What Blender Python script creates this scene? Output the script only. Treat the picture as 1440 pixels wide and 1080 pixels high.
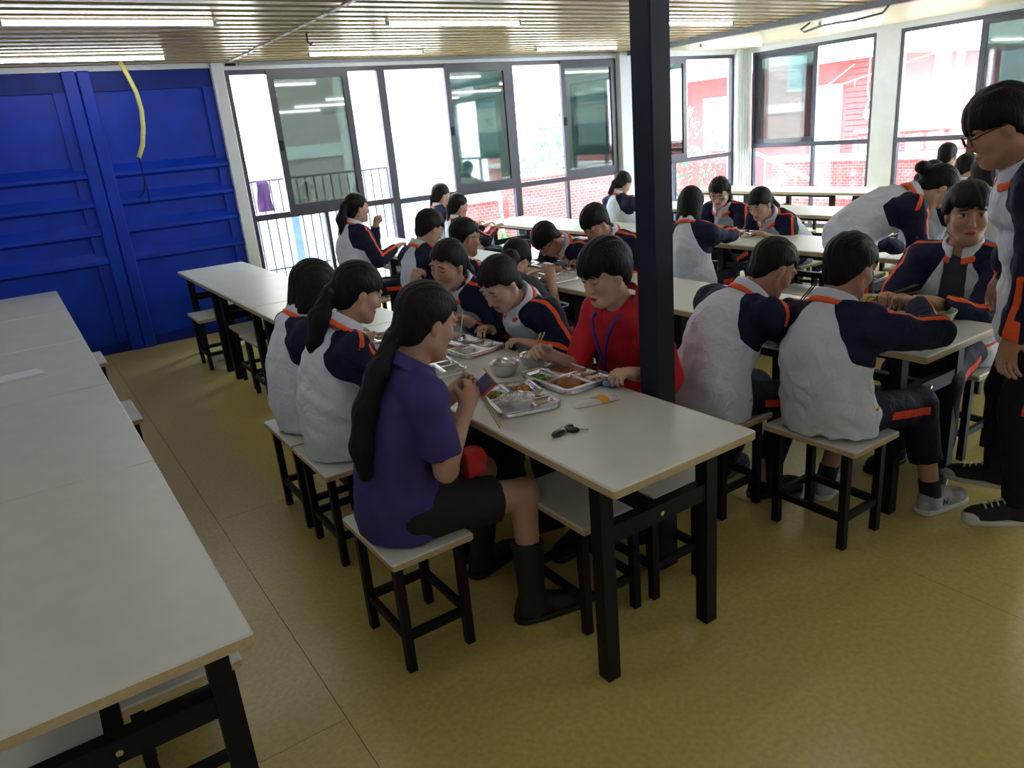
import bpy, math, random
import numpy as np
from mathutils import Vector, Matrix

for o in list(bpy.data.objects):
    bpy.data.objects.remove(o, do_unlink=True)
SC = bpy.context.scene
COL = SC.collection
rnd = random.Random(7)

# ------------------------------------------------------------------ camera
def cam_axes(yaw, pitch, roll):
    cy, sy, cp, sp = math.cos(yaw), math.sin(yaw), math.cos(pitch), math.sin(pitch)
    f = Vector((sy*cp, cy*cp, -sp)); r = Vector((cy, -sy, 0)); u = r.cross(f)
    c, s = math.cos(roll), math.sin(roll)
    return c*r+s*u, -s*r+c*u, f
r_, u_, f_ = cam_axes(.56915, .32714, -.09008)
cam = bpy.data.objects.new('camera', bpy.data.cameras.new('camera'))
COL.objects.link(cam)
m = Matrix((r_, u_, -f_)).transposed().to_4x4(); m.translation = (0, 0, 1.70)
cam.matrix_world = m
cam.data.sensor_width = 36; cam.data.lens = 1039.6/1440*36; cam.data.clip_start = .05
SC.camera = cam

# ------------------------------------------------------------------ light
W = bpy.data.worlds.new('World'); SC.world = W; W.use_nodes = True
bg = W.node_tree.nodes['Background']
bg.inputs['Color'].default_value = (.78, .89, 1, 1)
bg.inputs['Strength'].default_value = 16.0
SC.view_settings.view_transform = 'Standard'
SC.view_settings.look = 'None'
SC.view_settings.gamma = 1
SC.view_settings.use_curve_mapping = False
SC.view_settings.exposure = 0.75
TUBE_STRENGTH = 12.0
def portal(loc, rot, sx, sy):
    l = bpy.data.lights.new('daylight_portal', 'AREA'); l.shape = 'RECTANGLE'; l.size = sx; l.size_y = sy
    l.cycles.is_portal = True
    o = bpy.data.objects.new('daylight_portal', l); COL.objects.link(o); o.location = loc; o.rotation_euler = rot
portal((5.8, 8.05, 1.3), (math.pi/2, 0, math.pi), 7.8, 2.5)
portal((9.95, 2.3, 1.3), (math.pi/2, 0, math.pi/2), 11.4, 2.5)

# ------------------------------------------------------------------ materials
MATS = {}
def mat(name, col, rough=.5, metal=0, var=0, scale=40, bump=0, bscale=80, spec=.5, col2=None, stretch=None, coat=0):
    if name in MATS: return MATS[name]
    m = bpy.data.materials.new(name); m.use_nodes = True; nt = m.node_tree
    b = nt.nodes['Principled BSDF']
    b.inputs['Base Color'].default_value = (*col, 1)
    b.inputs['Roughness'].default_value = rough; b.inputs['Metallic'].default_value = metal
    b.inputs['Specular IOR Level'].default_value = spec
    if coat: b.inputs['Coat Weight'].default_value = coat
    tc = nt.nodes.new('ShaderNodeTexCoord')
    src = tc.outputs['Object']
    if stretch:
        mp = nt.nodes.new('ShaderNodeMapping'); mp.inputs['Scale'].default_value = stretch
        nt.links.new(src, mp.inputs['Vector']); src = mp.outputs['Vector']
    if var or col2:
        n = nt.nodes.new('ShaderNodeTexNoise'); n.inputs['Scale'].default_value = scale; n.inputs['Detail'].default_value = 4
        nt.links.new(src, n.inputs['Vector'])
        mx = nt.nodes.new('ShaderNodeMix'); mx.data_type = 'RGBA'
        mx.inputs['A'].default_value = (*[c*(1-var) for c in col], 1)
        c2 = col2 or [min(1, c*(1+var)) for c in col]
        mx.inputs['B'].default_value = (*c2, 1)
        rp = nt.nodes.new('ShaderNodeMapRange'); rp.inputs['From Min'].default_value = .35; rp.inputs['From Max'].default_value = .65
        nt.links.new(n.outputs['Fac'], rp.inputs['Value']); nt.links.new(rp.outputs['Result'], mx.inputs['Factor'])
        nt.links.new(mx.outputs['Result'], b.inputs['Base Color'])
    if bump:
        n2 = nt.nodes.new('ShaderNodeTexNoise'); n2.inputs['Scale'].default_value = bscale; n2.inputs['Detail'].default_value = 3
        nt.links.new(src, n2.inputs['Vector'])
        bp = nt.nodes.new('ShaderNodeBump'); bp.inputs['Strength'].default_value = bump; bp.inputs['Distance'].default_value = .005
        nt.links.new(n2.outputs['Fac'], bp.inputs['Height']); nt.links.new(bp.outputs['Normal'], b.inputs['Normal'])
    MATS[name] = m
    return m

def glass(name, tint, refl):
    m = bpy.data.materials.new(name); m.use_nodes = True; nt = m.node_tree
    nt.nodes.remove(nt.nodes['Principled BSDF'])
    out = nt.nodes['Material Output']
    t = nt.nodes.new('ShaderNodeBsdfTransparent'); t.inputs['Color'].default_value = (*tint, 1)
    g = nt.nodes.new('ShaderNodeBsdfGlossy'); g.inputs['Roughness'].default_value = .03
    fr = nt.nodes.new('ShaderNodeLayerWeight'); fr.inputs['Blend'].default_value = .5
    pw = nt.nodes.new('ShaderNodeMath'); pw.operation = 'POWER'; pw.inputs[1].default_value = 5
    nt.links.new(fr.outputs['Facing'], pw.inputs[0])
    ad = nt.nodes.new('ShaderNodeMath'); ad.operation = 'MULTIPLY_ADD'; ad.inputs[1].default_value = .9; ad.inputs[2].default_value = .03+refl
    ad.use_clamp = True
    mx = nt.nodes.new('ShaderNodeMixShader')
    nt.links.new(pw.outputs[0], ad.inputs[0]); nt.links.new(ad.outputs[0], mx.inputs[0])
    nt.links.new(t.outputs[0], mx.inputs[1]); nt.links.new(g.outputs[0], mx.inputs[2]); nt.links.new(mx.outputs[0], out.inputs[0])
    MATS[name] = m
    return m

def emis(name, col, s):
    m = bpy.data.materials.new(name); m.use_nodes = True
    b = m.node_tree.nodes['Principled BSDF']
    b.inputs['Emission Color'].default_value = (*col, 1); b.inputs['Emission Strength'].default_value = s
    b.inputs['Base Color'].default_value = (.8, .8, .8, 1)
    MATS[name] = m
    return m

def brick_mat(name, c1, c2, mortar, scale):
    m = bpy.data.materials.new(name); m.use_nodes = True; nt = m.node_tree
    b = nt.nodes['Principled BSDF']; b.inputs['Roughness'].default_value = .85
    tc = nt.nodes.new('ShaderNodeTexCoord')
    sx = nt.nodes.new('ShaderNodeSeparateXYZ'); nt.links.new(tc.outputs['Object'], sx.inputs[0])
    a = nt.nodes.new('ShaderNodeMath'); a.operation = 'ADD'; nt.links.new(sx.outputs[0], a.inputs[0]); nt.links.new(sx.outputs[1], a.inputs[1])
    cx = nt.nodes.new('ShaderNodeCombineXYZ'); nt.links.new(a.outputs[0], cx.inputs[0]); nt.links.new(sx.outputs[2], cx.inputs[1])
    br = nt.nodes.new('ShaderNodeTexBrick'); br.inputs['Scale'].default_value = scale
    br.inputs['Color1'].default_value = (*c1, 1); br.inputs['Color2'].default_value = (*c2, 1); br.inputs['Mortar'].default_value = (*mortar, 1)
    br.inputs['Mortar Size'].default_value = .012
    nt.links.new(cx.outputs[0], br.inputs['Vector']); nt.links.new(br.outputs['Color'], b.inputs['Base Color'])
    MATS[name] = m
    return m

M_TOP = mat('cream_laminate', (.62, .635, .58), .34, var=.03, scale=9, bump=.02, bscale=300)
M_EDGE = mat('tan_edge_band', (.50, .38, .20), .45, var=.08, scale=60)
M_BLACK = mat('black_steel', (.006, .006, .008), .5, var=.2, scale=20, spec=.2)
M_COLUMN = mat('navy_steel', (.005, .007, .026), .5, var=.15, scale=8, spec=.3)
M_FRAME = mat('charcoal_aluminium', (.045, .042, .07), .35, var=.1, scale=10)
M_WHITE = mat('white_paint', (.62, .65, .72), .5, var=.04, scale=6)
M_BLUE = mat('blue_container_paint', (.001, .032, .42), .42, var=.12, scale=5, bump=.04, bscale=30, spec=.3)
M_BLUE2 = mat('dark_blue_paint', (.001, .016, .2), .5, spec=.25, var=.15, scale=7)
M_CEIL = mat('cream_ceiling_steel', (.40, .31, .15), .27, var=.03, scale=3)
M_CEIL2 = mat('cream_ceiling_panel', (.66, .60, .44), .35, var=.03, scale=3)
M_VINYL = mat('mustard_vinyl', (.52, .42, .125), .24, col2=(.45, .36, .115), scale=55, bump=.03, bscale=400)
M_GAP = mat('dark_seam', (.05, .04, .02), .8)
M_STEEL = mat('stainless_steel', (.68, .69, .72), .27, metal=1)
M_CLEAR = glass('clear_glass', (.96, .98, .97), .0)
M_TINT = glass('tinted_sash_glass', (.20, .235, .22), .10)
M_LITE = glass('pale_glass', (.82, .86, .86), .02)
M_TUBE = emis('tube_light_glow', (.95, .97, 1.0), TUBE_STRENGTH)
M_BRICK = brick_mat('red_brick', (.42, .075, .07), (.34, .055, .05), (.48, .3, .27), 5)
M_BRICKP = brick_mat('pale_brick', (.42, .34, .30), (.36, .28, .25), (.5, .46, .43), 5)
M_CONC = mat('pale_concrete', (.62, .61, .58), .85, var=.08, scale=2)

# ------------------------------------------------------------------ mesh helpers
def mesh_obj(name, verts, faces, mats, parent=None, smooth=False, fm=None):
    me = bpy.data.meshes.new(name)
    me.from_pydata([tuple(v) for v in verts], [], [tuple(f) for f in faces])
    for mm in (mats if isinstance(mats, (list, tuple)) else [mats]): me.materials.append(mm)
    if fm is not None: me.polygons.foreach_set('material_index', fm)
    if smooth: me.polygons.foreach_set('use_smooth', [True]*len(me.polygons))
    me.update()
    return link(name, me, parent)
def link(name, me, parent=None):
    o = bpy.data.objects.new(name, me); COL.objects.link(o)
    if parent is not None: o.parent = parent
    return o
def tag(o, label=None, cat=None, group=None, kind=None):
    if label: o['label'] = label
    if cat: o['category'] = cat
    if group: o['group'] = group
    if kind: o['kind'] = kind
    return o
def empty(name, loc=(0, 0, 0), rz=0):
    o = bpy.data.objects.new(name, None); COL.objects.link(o); o.location = loc; o.rotation_euler = (0, 0, rz)
    o.empty_display_size = .1
    return o
class MB:
    def __init__(s): s.v = []; s.f = []; s.m = []
    def box(s, x0, x1, y0, y1, z0, z1, bev=0, mi=0):
        if bev:
            b = bev; n = len(s.v)
            zs = [(z0, b), (z0+b, 0), (z1-b, 0), (z1, b)]
            for z, i in zs:
                c = b if i == 0 else b
                xa, xb, ya, yb = x0+i, x1-i, y0+i, y1-i
                k = b
                s.v += [(xa+k, ya, z), (xb-k, ya, z), (xb, ya+k, z), (xb, yb-k, z), (xb-k, yb, z), (xa+k, yb, z), (xa, yb-k, z), (xa, ya+k, z)]
            for l in range(3):
                for j in range(8):
                    a = n+l*8+j; c = n+l*8+(j+1) % 8
                    s.f.append((a, c, c+8, a+8)); s.m.append(mi if l != 1 else mi+(1 if mi == 0 and s.edge else 0))
            s.f.append(tuple(n+7-j for j in range(8))); s.m.append(mi)
            s.f.append(tuple(n+24+j for j in range(8))); s.m.append(mi)
            return s
        n = len(s.v)
        s.v += [(x0, y0, z0), (x1, y0, z0), (x1, y1, z0), (x0, y1, z0), (x0, y0, z1), (x1, y0, z1), (x1, y1, z1), (x0, y1, z1)]
        for q in ((3, 2, 1, 0), (4, 5, 6, 7), (0, 1, 5, 4), (1, 2, 6, 5), (2, 3, 7, 6), (3, 0, 4, 7)):
            s.f.append(tuple(n+i for i in q)); s.m.append(mi)
        return s
    edge = False
    def tube(s, pts, r, n=8, mi=0, cap=True):
        pts = [Vector(p) for p in pts]; rs = r if isinstance(r, (list, tuple)) else [r]*len(pts)
        base = len(s.v); prev = None
        for i, p in enumerate(pts):
            d = (pts[min(i+1, len(pts)-1)]-pts[max(i-1, 0)]).normalized()
            a = prev if prev else (Vector((0, 0, 1)) if abs(d.z) < .9 else Vector((1, 0, 0)))
            a = (a-d*a.dot(d)).normalized(); prev = a; b = d.cross(a)
            for j in range(n):
                t = 2*math.pi*j/n
                s.v.append(tuple(p+(a*math.cos(t)+b*math.sin(t))*rs[i]))
        for i in range(len(pts)-1):
            for j in range(n):
                q = base+i*n+j; w = base+i*n+(j+1) % n
                s.f.append((q, w, w+n, q+n)); s.m.append(mi)
        if cap:
            s.f.append(tuple(base+n-1-j for j in range(n))); s.m.append(mi)
            e = base+(len(pts)-1)*n
            s.f.append(tuple(e+j for j in range(n))); s.m.append(mi)
        return s
    def lathe(s, prof, n=28, c=(0, 0, 0), mi=0):
        base = len(s.v)
        for (r, z) in prof:
            for j in range(n):
                t = 2*math.pi*j/n; s.v.append((c[0]+r*math.cos(t), c[1]+r*math.sin(t), c[2]+z))
        for i in range(len(prof)-1):
            for j in range(n):
                q = base+i*n+j; w = base+i*n+(j+1) % n
                s.f.append((q, w, w+n, q+n)); s.m.append(mi)
        return s
    def build(s, name, mats, parent=None, smooth=False):
        return mesh_obj(name, s.v, s.f, mats, parent, smooth, s.m)
def box(name, b, m, parent=None, bev=0):
    return MB().box(*b, bev=bev).build(name, m, parent)
def copy_tree(o, parent=None):
    c = o.copy(); COL.objects.link(c)
    if parent is not None: c.parent = parent
    for ch in list(o.children): copy_tree(ch, c)
    return c

# ------------------------------------------------------------------ the room
YW, XW, ZC = 7.965, 9.80, 2.57
X0, Y0 = -2.6, -3.2
fl = box('floor', (X0, XW+.1, Y0, YW+.1, -.15, -.004), M_GAP); tag(fl, kind='structure')
xs_ = [X0, -1.5, .5, 2.5, 4.5, 6.5, 8.5, XW+.1]
for i in range(len(xs_)-1):
    cuts = [Y0, 1.92, YW+.1] if i % 2 else [Y0, 3.6, YW+.1]
    for j in range(len(cuts)-1):
        box('vinyl_sheet', (xs_[i]+.0012, xs_[i+1]-.0012, cuts[j]+.0012, cuts[j+1]-.0012, -.006, 0), M_VINYL, fl)

ce = empty('ceiling'); tag(ce, kind='structure')
# ribbed steel deck, ribs along X
BX = 7.27
v = []; f = []
pitch = .18; y = Y0; row = []
prof = []
while y < YW+.1:
    prof += [(y, ZC), (y+.09, ZC), (y+.105, ZC+.035), (y+.165, ZC+.035)]; y += pitch
for (yy, zz) in prof: v += [(X0, yy, zz), (BX, yy, zz)]
for i in range(len(prof)-1): f.append((2*i, 2*i+2, 2*i+3, 2*i+1))
mesh_obj('ribbed_deck', v, f, M_CEIL, ce)
box('roof_slab', (X0, XW+.3, Y0, YW+.3, ZC+.06, ZC+.16), M_CONC, ce)
box('smooth_panel', (BX+.1, XW+.1, Y0, YW+.1, ZC+.0, ZC+.03), M_CEIL2, ce)
bm_ = box('trim_1', (BX, BX+.10, Y0, YW, ZC-.055, ZC+.04), mat('grey_beam', (.20, .20, .22), .4, var=.1)); tag(bm_, kind='structure')
# seam of broken tape along the joint between two roof units
sm = empty('trim_2'); tag(sm, kind='structure')
yy = 2.2
while yy < 7.8:
    L_ = rnd.uniform(.10, .22)
    box('seam_strip', (2.13+rnd.uniform(-.01, .01), 2.17, yy, yy+L_, ZC-.008, ZC), mat('grey_tape', (.42, .38, .32), .5), sm); yy += L_+rnd.uniform(.02, .07)
# walls
wl = box('wall_left', (X0-.1, X0, Y0, YW+.1, 0, ZC+.06), M_WHITE); tag(wl, kind='structure')
wb = box('wall_back', (X0, XW, Y0-.1, Y0, 0, ZC+.06), M_WHITE); tag(wb, kind='structure')

# blue container doors in the far wall
bw = empty('wall_far', (0, 0, 0)); tag(bw, kind='structure')
box('backing_sheet', (X0, 1.98, YW+.04, YW+.10, 0, ZC), M_BLUE, bw)
def door_leaf(x0, x1):
    prof = [(.10, .0)]
    for zc in (.90, 1.165, 1.42, 1.675):
        prof += [(zc-.07, 0), (zc-.045, -.065), (zc-.015, -.065), (zc+.06, 0)]
    prof += [(2.36, 0)]
    v = []; f = []
    for z, d in prof: v += [(x0, YW+.025+d*0+(.0 if d == 0 else .0)-(-d)*.0+d, z), (x1, YW+.025+d, z)]
    for i in range(len(prof)-1): f.append((2*i, 2*i+1, 2*i+3, 2*i+2))
    mesh_obj('corrugated_sheet', v, f, M_BLUE, bw)
    box('top_rail', (x0, x1, YW-.01, YW+.03, 2.36, 2.52), M_BLUE2, bw)
    box('bottom_rail', (x0, x1, YW-.012, YW+.03, .0, .10), M_BLUE2, bw)
    box('side_rail', (x1-.10, x1, YW-.005, YW+.03, .1, 2.36), M_BLUE, bw)
door_leaf(.94, 1.98); door_leaf(-.36, .72); door_leaf(-1.7, -.46)
for a, b, d in ((.715, .83, .05), (.835, .94, .055), (-.46, -.36, .05)):
    box('door_post', (a, b, YW-d, YW+.03, 0, 2.53), M_BLUE, bw, bev=.008)
box('head_trim', (X0, 1.98, YW-.03, YW+.1, 2.525, ZC), M_WHITE, bw)
wp = empty('trim_3'); tag(wp, kind='structure')
box('white_post', (1.98, 2.10, YW-.06, YW+.1, 0, ZC), M_WHITE, wp, bev=.006)
box('head_beam', (2.10, 9.7, YW-.05, YW+.1, 2.50, ZC), M_WHITE, wp)
box('head_channel', (2.25, 7.1, YW-.075, YW-.05, 2.535, 2.565), mat('grey_channel', (.25, .27, .30), .5), wp)
box('vent_slot', (2.12, 2.22, YW-.062, YW-.05, 2.535, 2.56), M_BLACK, wp)
box('white_post', (7.13, 7.42, YW-.12, YW+.1, 0, ZC), M_WHITE, wp, bev=.008)
box('white_post', (9.47, 9.80, YW-.10, YW+.1, 0, ZC), M_WHITE, wp, bev=.008)
for k in range(4): box('post_rib', (9.52+.06*k, 9.54+.06*k, YW-.115, YW-.10, 0, ZC), M_WHITE, wp)

def window(n, along, a0, a1, mid, sashes, lowmull, zr, pos, glass_tint=None):
    """along 'x': pane in plane y=pos; along 'y': pane in plane x=pos. sash: (a0,a1,dark)"""
    w = empty('window_%d' % n); tag(w, kind='structure')
    def bx(nm, p0, p1, z0, z1, m, d0=-.03, d1=.03):
        if along == 'x': return box(nm, (p0, p1, pos+d0, pos+d1, z0, z1), m, w)
        return box(nm, (pos-d1, pos-d0, p0, p1, z0, z1), m, w)
    t = .045; z1 = 2.50
    bx('frame_side', a0, a0+t, 0, z1, M_FRAME); bx('frame_side', a1-t, a1, 0, z1, M_FRAME)
    bx('frame_head', a0+t, a1-t, z1-t, z1, M_FRAME); bx('frame_foot', a0+t, a1-t, 0, .06, M_FRAME)
    bx('transom', a0+t, a1-t, zr-.03, zr+.03, M_FRAME)
    for q in lowmull: bx('mullion', q-.02, q+.02, .06, zr-.03, M_FRAME)
    for q in mid: bx('mullion', q-.03, q+.03, zr+.03, z1-t, M_FRAME)
    ed = [a0+t]+list(lowmull)+[a1-t]
    for i in range(len(ed)-1): bx('pane', ed[i]+.02*(i > 0), ed[i+1]-.02*(i < len(ed)-2), .06, zr-.03, M_LITE, -.003, .003)
    bx('pane', a0+t, a1-t, zr+.03, z1-t, M_CLEAR, .012, .016)
    for (s0, s1) in sashes:
        d0, d1 = -.055, -.015; q = .065; zb = zr+.01; zt = z1-.012
        bx('sash_stile', s0, s0+q, zb, zt, M_FRAME, d0, d1); bx('sash_stile', s1-q, s1, zb, zt, M_FRAME, d0, d1)
        bx('sash_rail', s0+q, s1-q, zb, zb+q+.02, M_FRAME, d0, d1); bx('sash_rail', s0+q, s1-q, zt-q-.02, zt, M_FRAME, d0, d1)
        bx('sash_pane', s0+q, s1-q, zb+q+.02, zt-q-.02, M_TINT, -.038, -.032)
        sg = 1 if along == 'x' else -1
        bx('sash_lock', s0+.015, s0+.045, 1.72, 1.82, M_BLACK, d0-.015, d0)
    return w
window(1, 'x', 2.10, 3.75, [], [(2.50, 3.36)], [2.90], 1.08, YW)
window(2, 'x', 3.75, 5.44, [], [(4.53, 5.40)], [4.56], 1.06, YW)
window(3, 'x', 5.44, 7.13, [], [(6.20, 7.09)], [6.24], 1.06, YW)
window(4, 'x', 7.42, 9.47, [], [(7.46, 8.44)], [8.22], 1.10, YW)
window(5, 'y', 5.90, 7.84, [], [(6.78, 7.80)], [6.78], 1.18, XW)
window(6, 'y', 3.64, 5.58, [], [(3.68, 4.66)], [4.62], 1.18, XW)
window(7, 'y', 1.34, 3.28, [], [(2.30, 3.24)], [2.32], 1.18, XW)
window(8, 'y', -.96, .98, [], [(0.0, .94)], [0.02], 1.18, XW)
window(9, 'y', -3.2, -1.3, [], [(-2.3, -1.34)], [-2.3], 1.18, XW)
wr = empty('wall_right'); tag(wr, kind='structure')
for a, b in ((5.58, 5.90), (3.28, 3.64), (.98, 1.34), (-1.3, -.96)): box('white_pier', (XW-.05, XW+.1, a, b, 0, ZC), M_WHITE, wr, bev=.006)
box('head_beam', (XW-.06, XW+.1, Y0, 7.84, 2.50, ZC+.03), M_WHITE, wr)
# free-standing column
cl = box('steel_column', (1.806, 1.90, 1.845, 1.94, 0, ZC), M_COLUMN, bev=.006); tag(cl, 'dark navy square steel column standing beside the central table', 'column')

# tube lights
def tube_light(x0, y, label):
    t = empty('tube_light', (x0, y, ZC)); 
    box('housing', (0, 1.22, -.016, .016, -.012, 0), mat('lamp_white', (.75, .75, .75), .4), t)
    MB().tube([(.02, 0, -.024), (1.20, 0, -.024)], .015, 10).build('tube', M_TUBE, t, True)
    for a in (.0, 1.2): box('end_cap', (a, a+.02, -.016, .016, -.040, -.012), mat('grey_cap', (.3, .3, .3), .5), t)
    tag(t, label, 'light', 'ceiling tube lights')
ys_ = {7.25: 'nearest the far windows', 5.52: 'second from the far windows', 3.79: 'third from the far windows', 2.06: 'over the central table front', .33: 'above the camera position', -1.4: 'behind the camera position'}
xs2 = {-2.2: 'leftmost', .25: 'over the aisle by the blue doors', 2.71: 'over the central aisle', 5.34: 'right of the navy column', 8.0: 'beyond the ceiling beam'}
for yy, a in ys_.items():
    for xx, b in xs2.items(): tube_light(xx, yy, 'ceiling tube light %s, %s' % (a, b))

# hanging yellow conduit with loose wires
hc = empty('hanging_conduit', (1.15, 7.68, ZC))
MB().tube([(.02, 0, 0), (.06, 0, -.12), (.095, .0, -.25), (.105, 0, -.4), (.085, 0, -.55), (.045, 0, -.70), (-.01, 0, -.80)][:7], .020, 10).build('conduit', mat('yellow_plastic', (.62, .62, .18), .5, var=.05), hc, True)
for k, pts in enumerate(([(-.01, 0, -.79), (-.005, 0, -.95), (.0, .0, -1.1), (-.01, 0, -1.22)], [(-.012, 0, -.79), (.0, .01, -1.0), (-.03, .01, -1.1), (-.08, .01, -1.14)])):
    MB().tube(pts, .005, 6).build('wire', M_BLACK, hc, True)
tag(hc, 'yellow corrugated conduit with black wires hanging from the ceiling by blue doors', 'conduit')
lp = empty('cable_loop', (7.2, 4.6, ZC))
MB().tube([(0, -.35, -.06), (-.02, -.3, -.12), (-.02, 0, -.14), (-.02, .3, -.13), (.02, .55, -.16), (.05, .62, -.13), (.03, .5, -.08)], .011, 8).build('cable', mat('grey_cable', (.16, .16, .18), .5), lp, True)
tag(lp, 'grey cable loop sagging below the ceiling beam', 'cable')
hk = empty('ceiling_hook', (2.30, 6.1, ZC)); MB().tube([(0, 0, 0), (0, 0, -.07), (.02, 0, -.09), (.04, 0, -.07)], .006, 6).build('hook', M_BLACK, hk)
tag(hk, 'small metal hook fixed to the ribbed ceiling near the seam', 'hook')

# ------------------------------------------------------------------ tables and stools
def make_table():
    t = empty('canteen_table')
    b = MB(); b.edge = True; b.box(-.2975, .2975, -.5985, .5985, .718, .75, bev=.005)
    b.build('tabletop', [M_TOP, M_EDGE], t)
    for sx in (-1, 1):
        for sy in (-1, 1):
            x, y = sx*.228, sy*.455
            box('leg', (x-.025, x+.025, y-.025, y+.025, 0, .718), M_BLACK, t)
    for sy in (-1, 1):
        y = sy*.455
        box('crossbar', (-.203, .203, y-.02, y+.02, .49, .55), M_BLACK, t)
        MB().tube([(0, y+sy*.018, .52), (0, y+sy*.025, .52)], .008, 10).build('bolt', M_STEEL, t)
    box('rail', (-.02, .02, -.435, .435, .50, .54), M_BLACK, t)
    for sx in (-1, 1): box('apron', (sx*.228-.018, sx*.228+.018, -.43, .43, .69, .718), M_BLACK, t)
    return t
def make_stool():
    t = empty('stool')
    b = MB(); b.edge = True; b.box(-.15, .15, -.21, .21, .422, .45, bev=.005); b.build('seat', [M_TOP, M_EDGE], t)
    for sx in (-1, 1):
        for sy in (-1, 1):
            x, y = sx*.115, sy*.155
            box('leg', (x-.015, x+.015, y-.015, y+.015, 0, .422), M_BLACK, t)
    for sx in (-1, 1): box('stretcher', (sx*.115-.010, sx*.115+.010, -.14, .14, .12, .15), M_BLACK, t)
    for sy in (-1, 1): box('stretcher', (-.10, .10, sy*.155-.010, sy*.155+.010, .12, .15), M_BLACK, t)
    return t
T0 = make_table(); S0 = make_stool(); used = set()
def put(src, loc, label, cat, group, rz=0):
    o = src if src.name not in used else copy_tree(src)
    used.add(src.name)
    o.location = loc; o.rotation_euler = (0, 0, rz); tag(o, label, cat, group)
    return o
ROWX = [-.08, 1.487, 3.085, 4.81, 6.40, 8.05]
ROWN = ['the left-edge row', 'the central row', 'the row right of the column', 'the fourth row', 'the fifth row', 'the right-window row']
ORD = ['nearest', 'second', 'third', 'fourth', 'farthest']
for i, x in enumerate(ROWX):
    for j in range(5):
        put(T0, (x, 1.435+.6+1.2*j, 0) if i == 0 else (x, 1.39+.6+1.2*j, 0), 'cream topped black steel table, %s from the camera in %s' % (ORD[j], ROWN[i]), 'table', 'canteen tables')
STOOLS = [
 (.08, 2.01, 'tucked under the nearest left-edge table, right-hand one'), (-.25, 1.93, 'tucked under the nearest left-edge table, left-hand one'),
 (.19, 4.35, 'peeking out of the left-edge table row, nearer the camera'), (.19, 5.84, 'peeking out of the left-edge table row, nearer the blue doors'),
 (.88, 2.14, 'under the woman in purple'), (.96, 2.93, 'under the girl with the long ponytail beside the woman in purple'), (.96, 3.37, 'under the girl with loose shoulder-length hair'),
 (1.46, 1.905, 'empty and tucked under the front of the central table, left one'), (1.78, 1.90, 'empty and tucked under the central table beside the column'),
 (1.26, 6.66, 'empty at the far central table, closest to the blue doors'), (1.58, 6.99, 'empty and pushed deep under the far central table'), (1.40, 5.81, 'empty at the far central table, second from the blue doors'), (1.38, 5.37, 'empty at the far central table, third from the blue doors'),
 (2.10, 2.33, 'under the woman in red'), (2.12, 2.95, 'under the girl with the hair bun'), (2.12, 3.47, 'under the smiling girl facing left'),
 (2.41, 2.12, 'under the boy hunched over a white bowl'), (2.57, 1.645, 'under the boy with his back to the camera'), (3.68, 1.73, 'under the boy in the grey shirt'),
 (3.13, 3.88, 'empty and tucked under the table behind the woman in red'), (2.42, 3.62, 'under the hidden diner behind the bun girl'), (2.40, 4.16, 'under the boy in glasses facing right'), (2.40, 4.72, 'under the boy with the purple-blue sleeve'),
 (2.40, 6.0, 'under the ponytailed girl by the far windows'), (3.66, 4.30, 'under the boy bent over his tray'), (3.66, 3.85, 'under the boy behind the woman in red'),
 (4.12, 3.80, 'under the girl with her back to the column'), (5.50, 4.48, 'under the bespectacled girl facing the camera'), (5.46, 3.95, 'under the ponytailed girl facing left'),
 (3.95, 7.15, 'under the farther of two girls by the window'), (3.92, 6.68, 'under the nearer of two girls by the window'), (5.72, 6.25, 'under the girl partly hidden by the column top'),
 (5.72, 2.55, 'under the pupil behind the standing boy'), (5.72, 2.98, 'under the pupil behind the bending girl'), (7.38, 3.6, 'under the farther pupil near the right windows'), (7.30, 3.17, 'under the nearer pupil near the right windows'),
 (4.62, 3.2, 'empty below the fourth row, first'), (4.62, 2.1, 'empty below the fourth row, second'), (6.22, 4.3, 'empty below the fifth row, first'), (6.22, 3.35, 'empty below the fifth row, second'), (7.85, 5.6, 'empty below the window row, first'), (7.85, 4.6, 'empty below the window row, second'),
 (5.30, 3.30, 'empty right of the fourth row, first'), (5.30, 2.8, 'empty right of the fourth row, second'), (6.9, 5.0, 'empty right of the fifth row, first'), (6.9, 4.4, 'empty right of the fifth row, second'),
]
for x, y, d in STOOLS: put(S0, (x, y, 0), 'cream seated black stool, %s' % d, 'stool', 'canteen stools')
# ------------------------------------------------------------------ the yard outside the windows
M_WALLR = mat('dusty_red_render', (.42, .075, .075), .85, var=.08, scale=3)
M_PALE = mat('pale_render', (.62, .61, .58), .85, var=.06, scale=2)
M_TEAL = mat('teal_glass', (.16, .28, .28), .2, var=.2, scale=2)
M_LEAF = mat('green_leaf', (.06, .17, .04), .6, var=.4, scale=8)
M_LEAF2 = mat('teal_leaf', (.05, .15, .09), .6, var=.4, scale=8)
gr = box('ground', (-12, 45, 8.15, 45, -.45, -.3), M_CONC); tag(gr, kind='structure')
gr2 = box('ground', (9.95, 45, -12, 8.15, -.45, -.3), M_CONC); tag(gr2, kind='structure')
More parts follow.
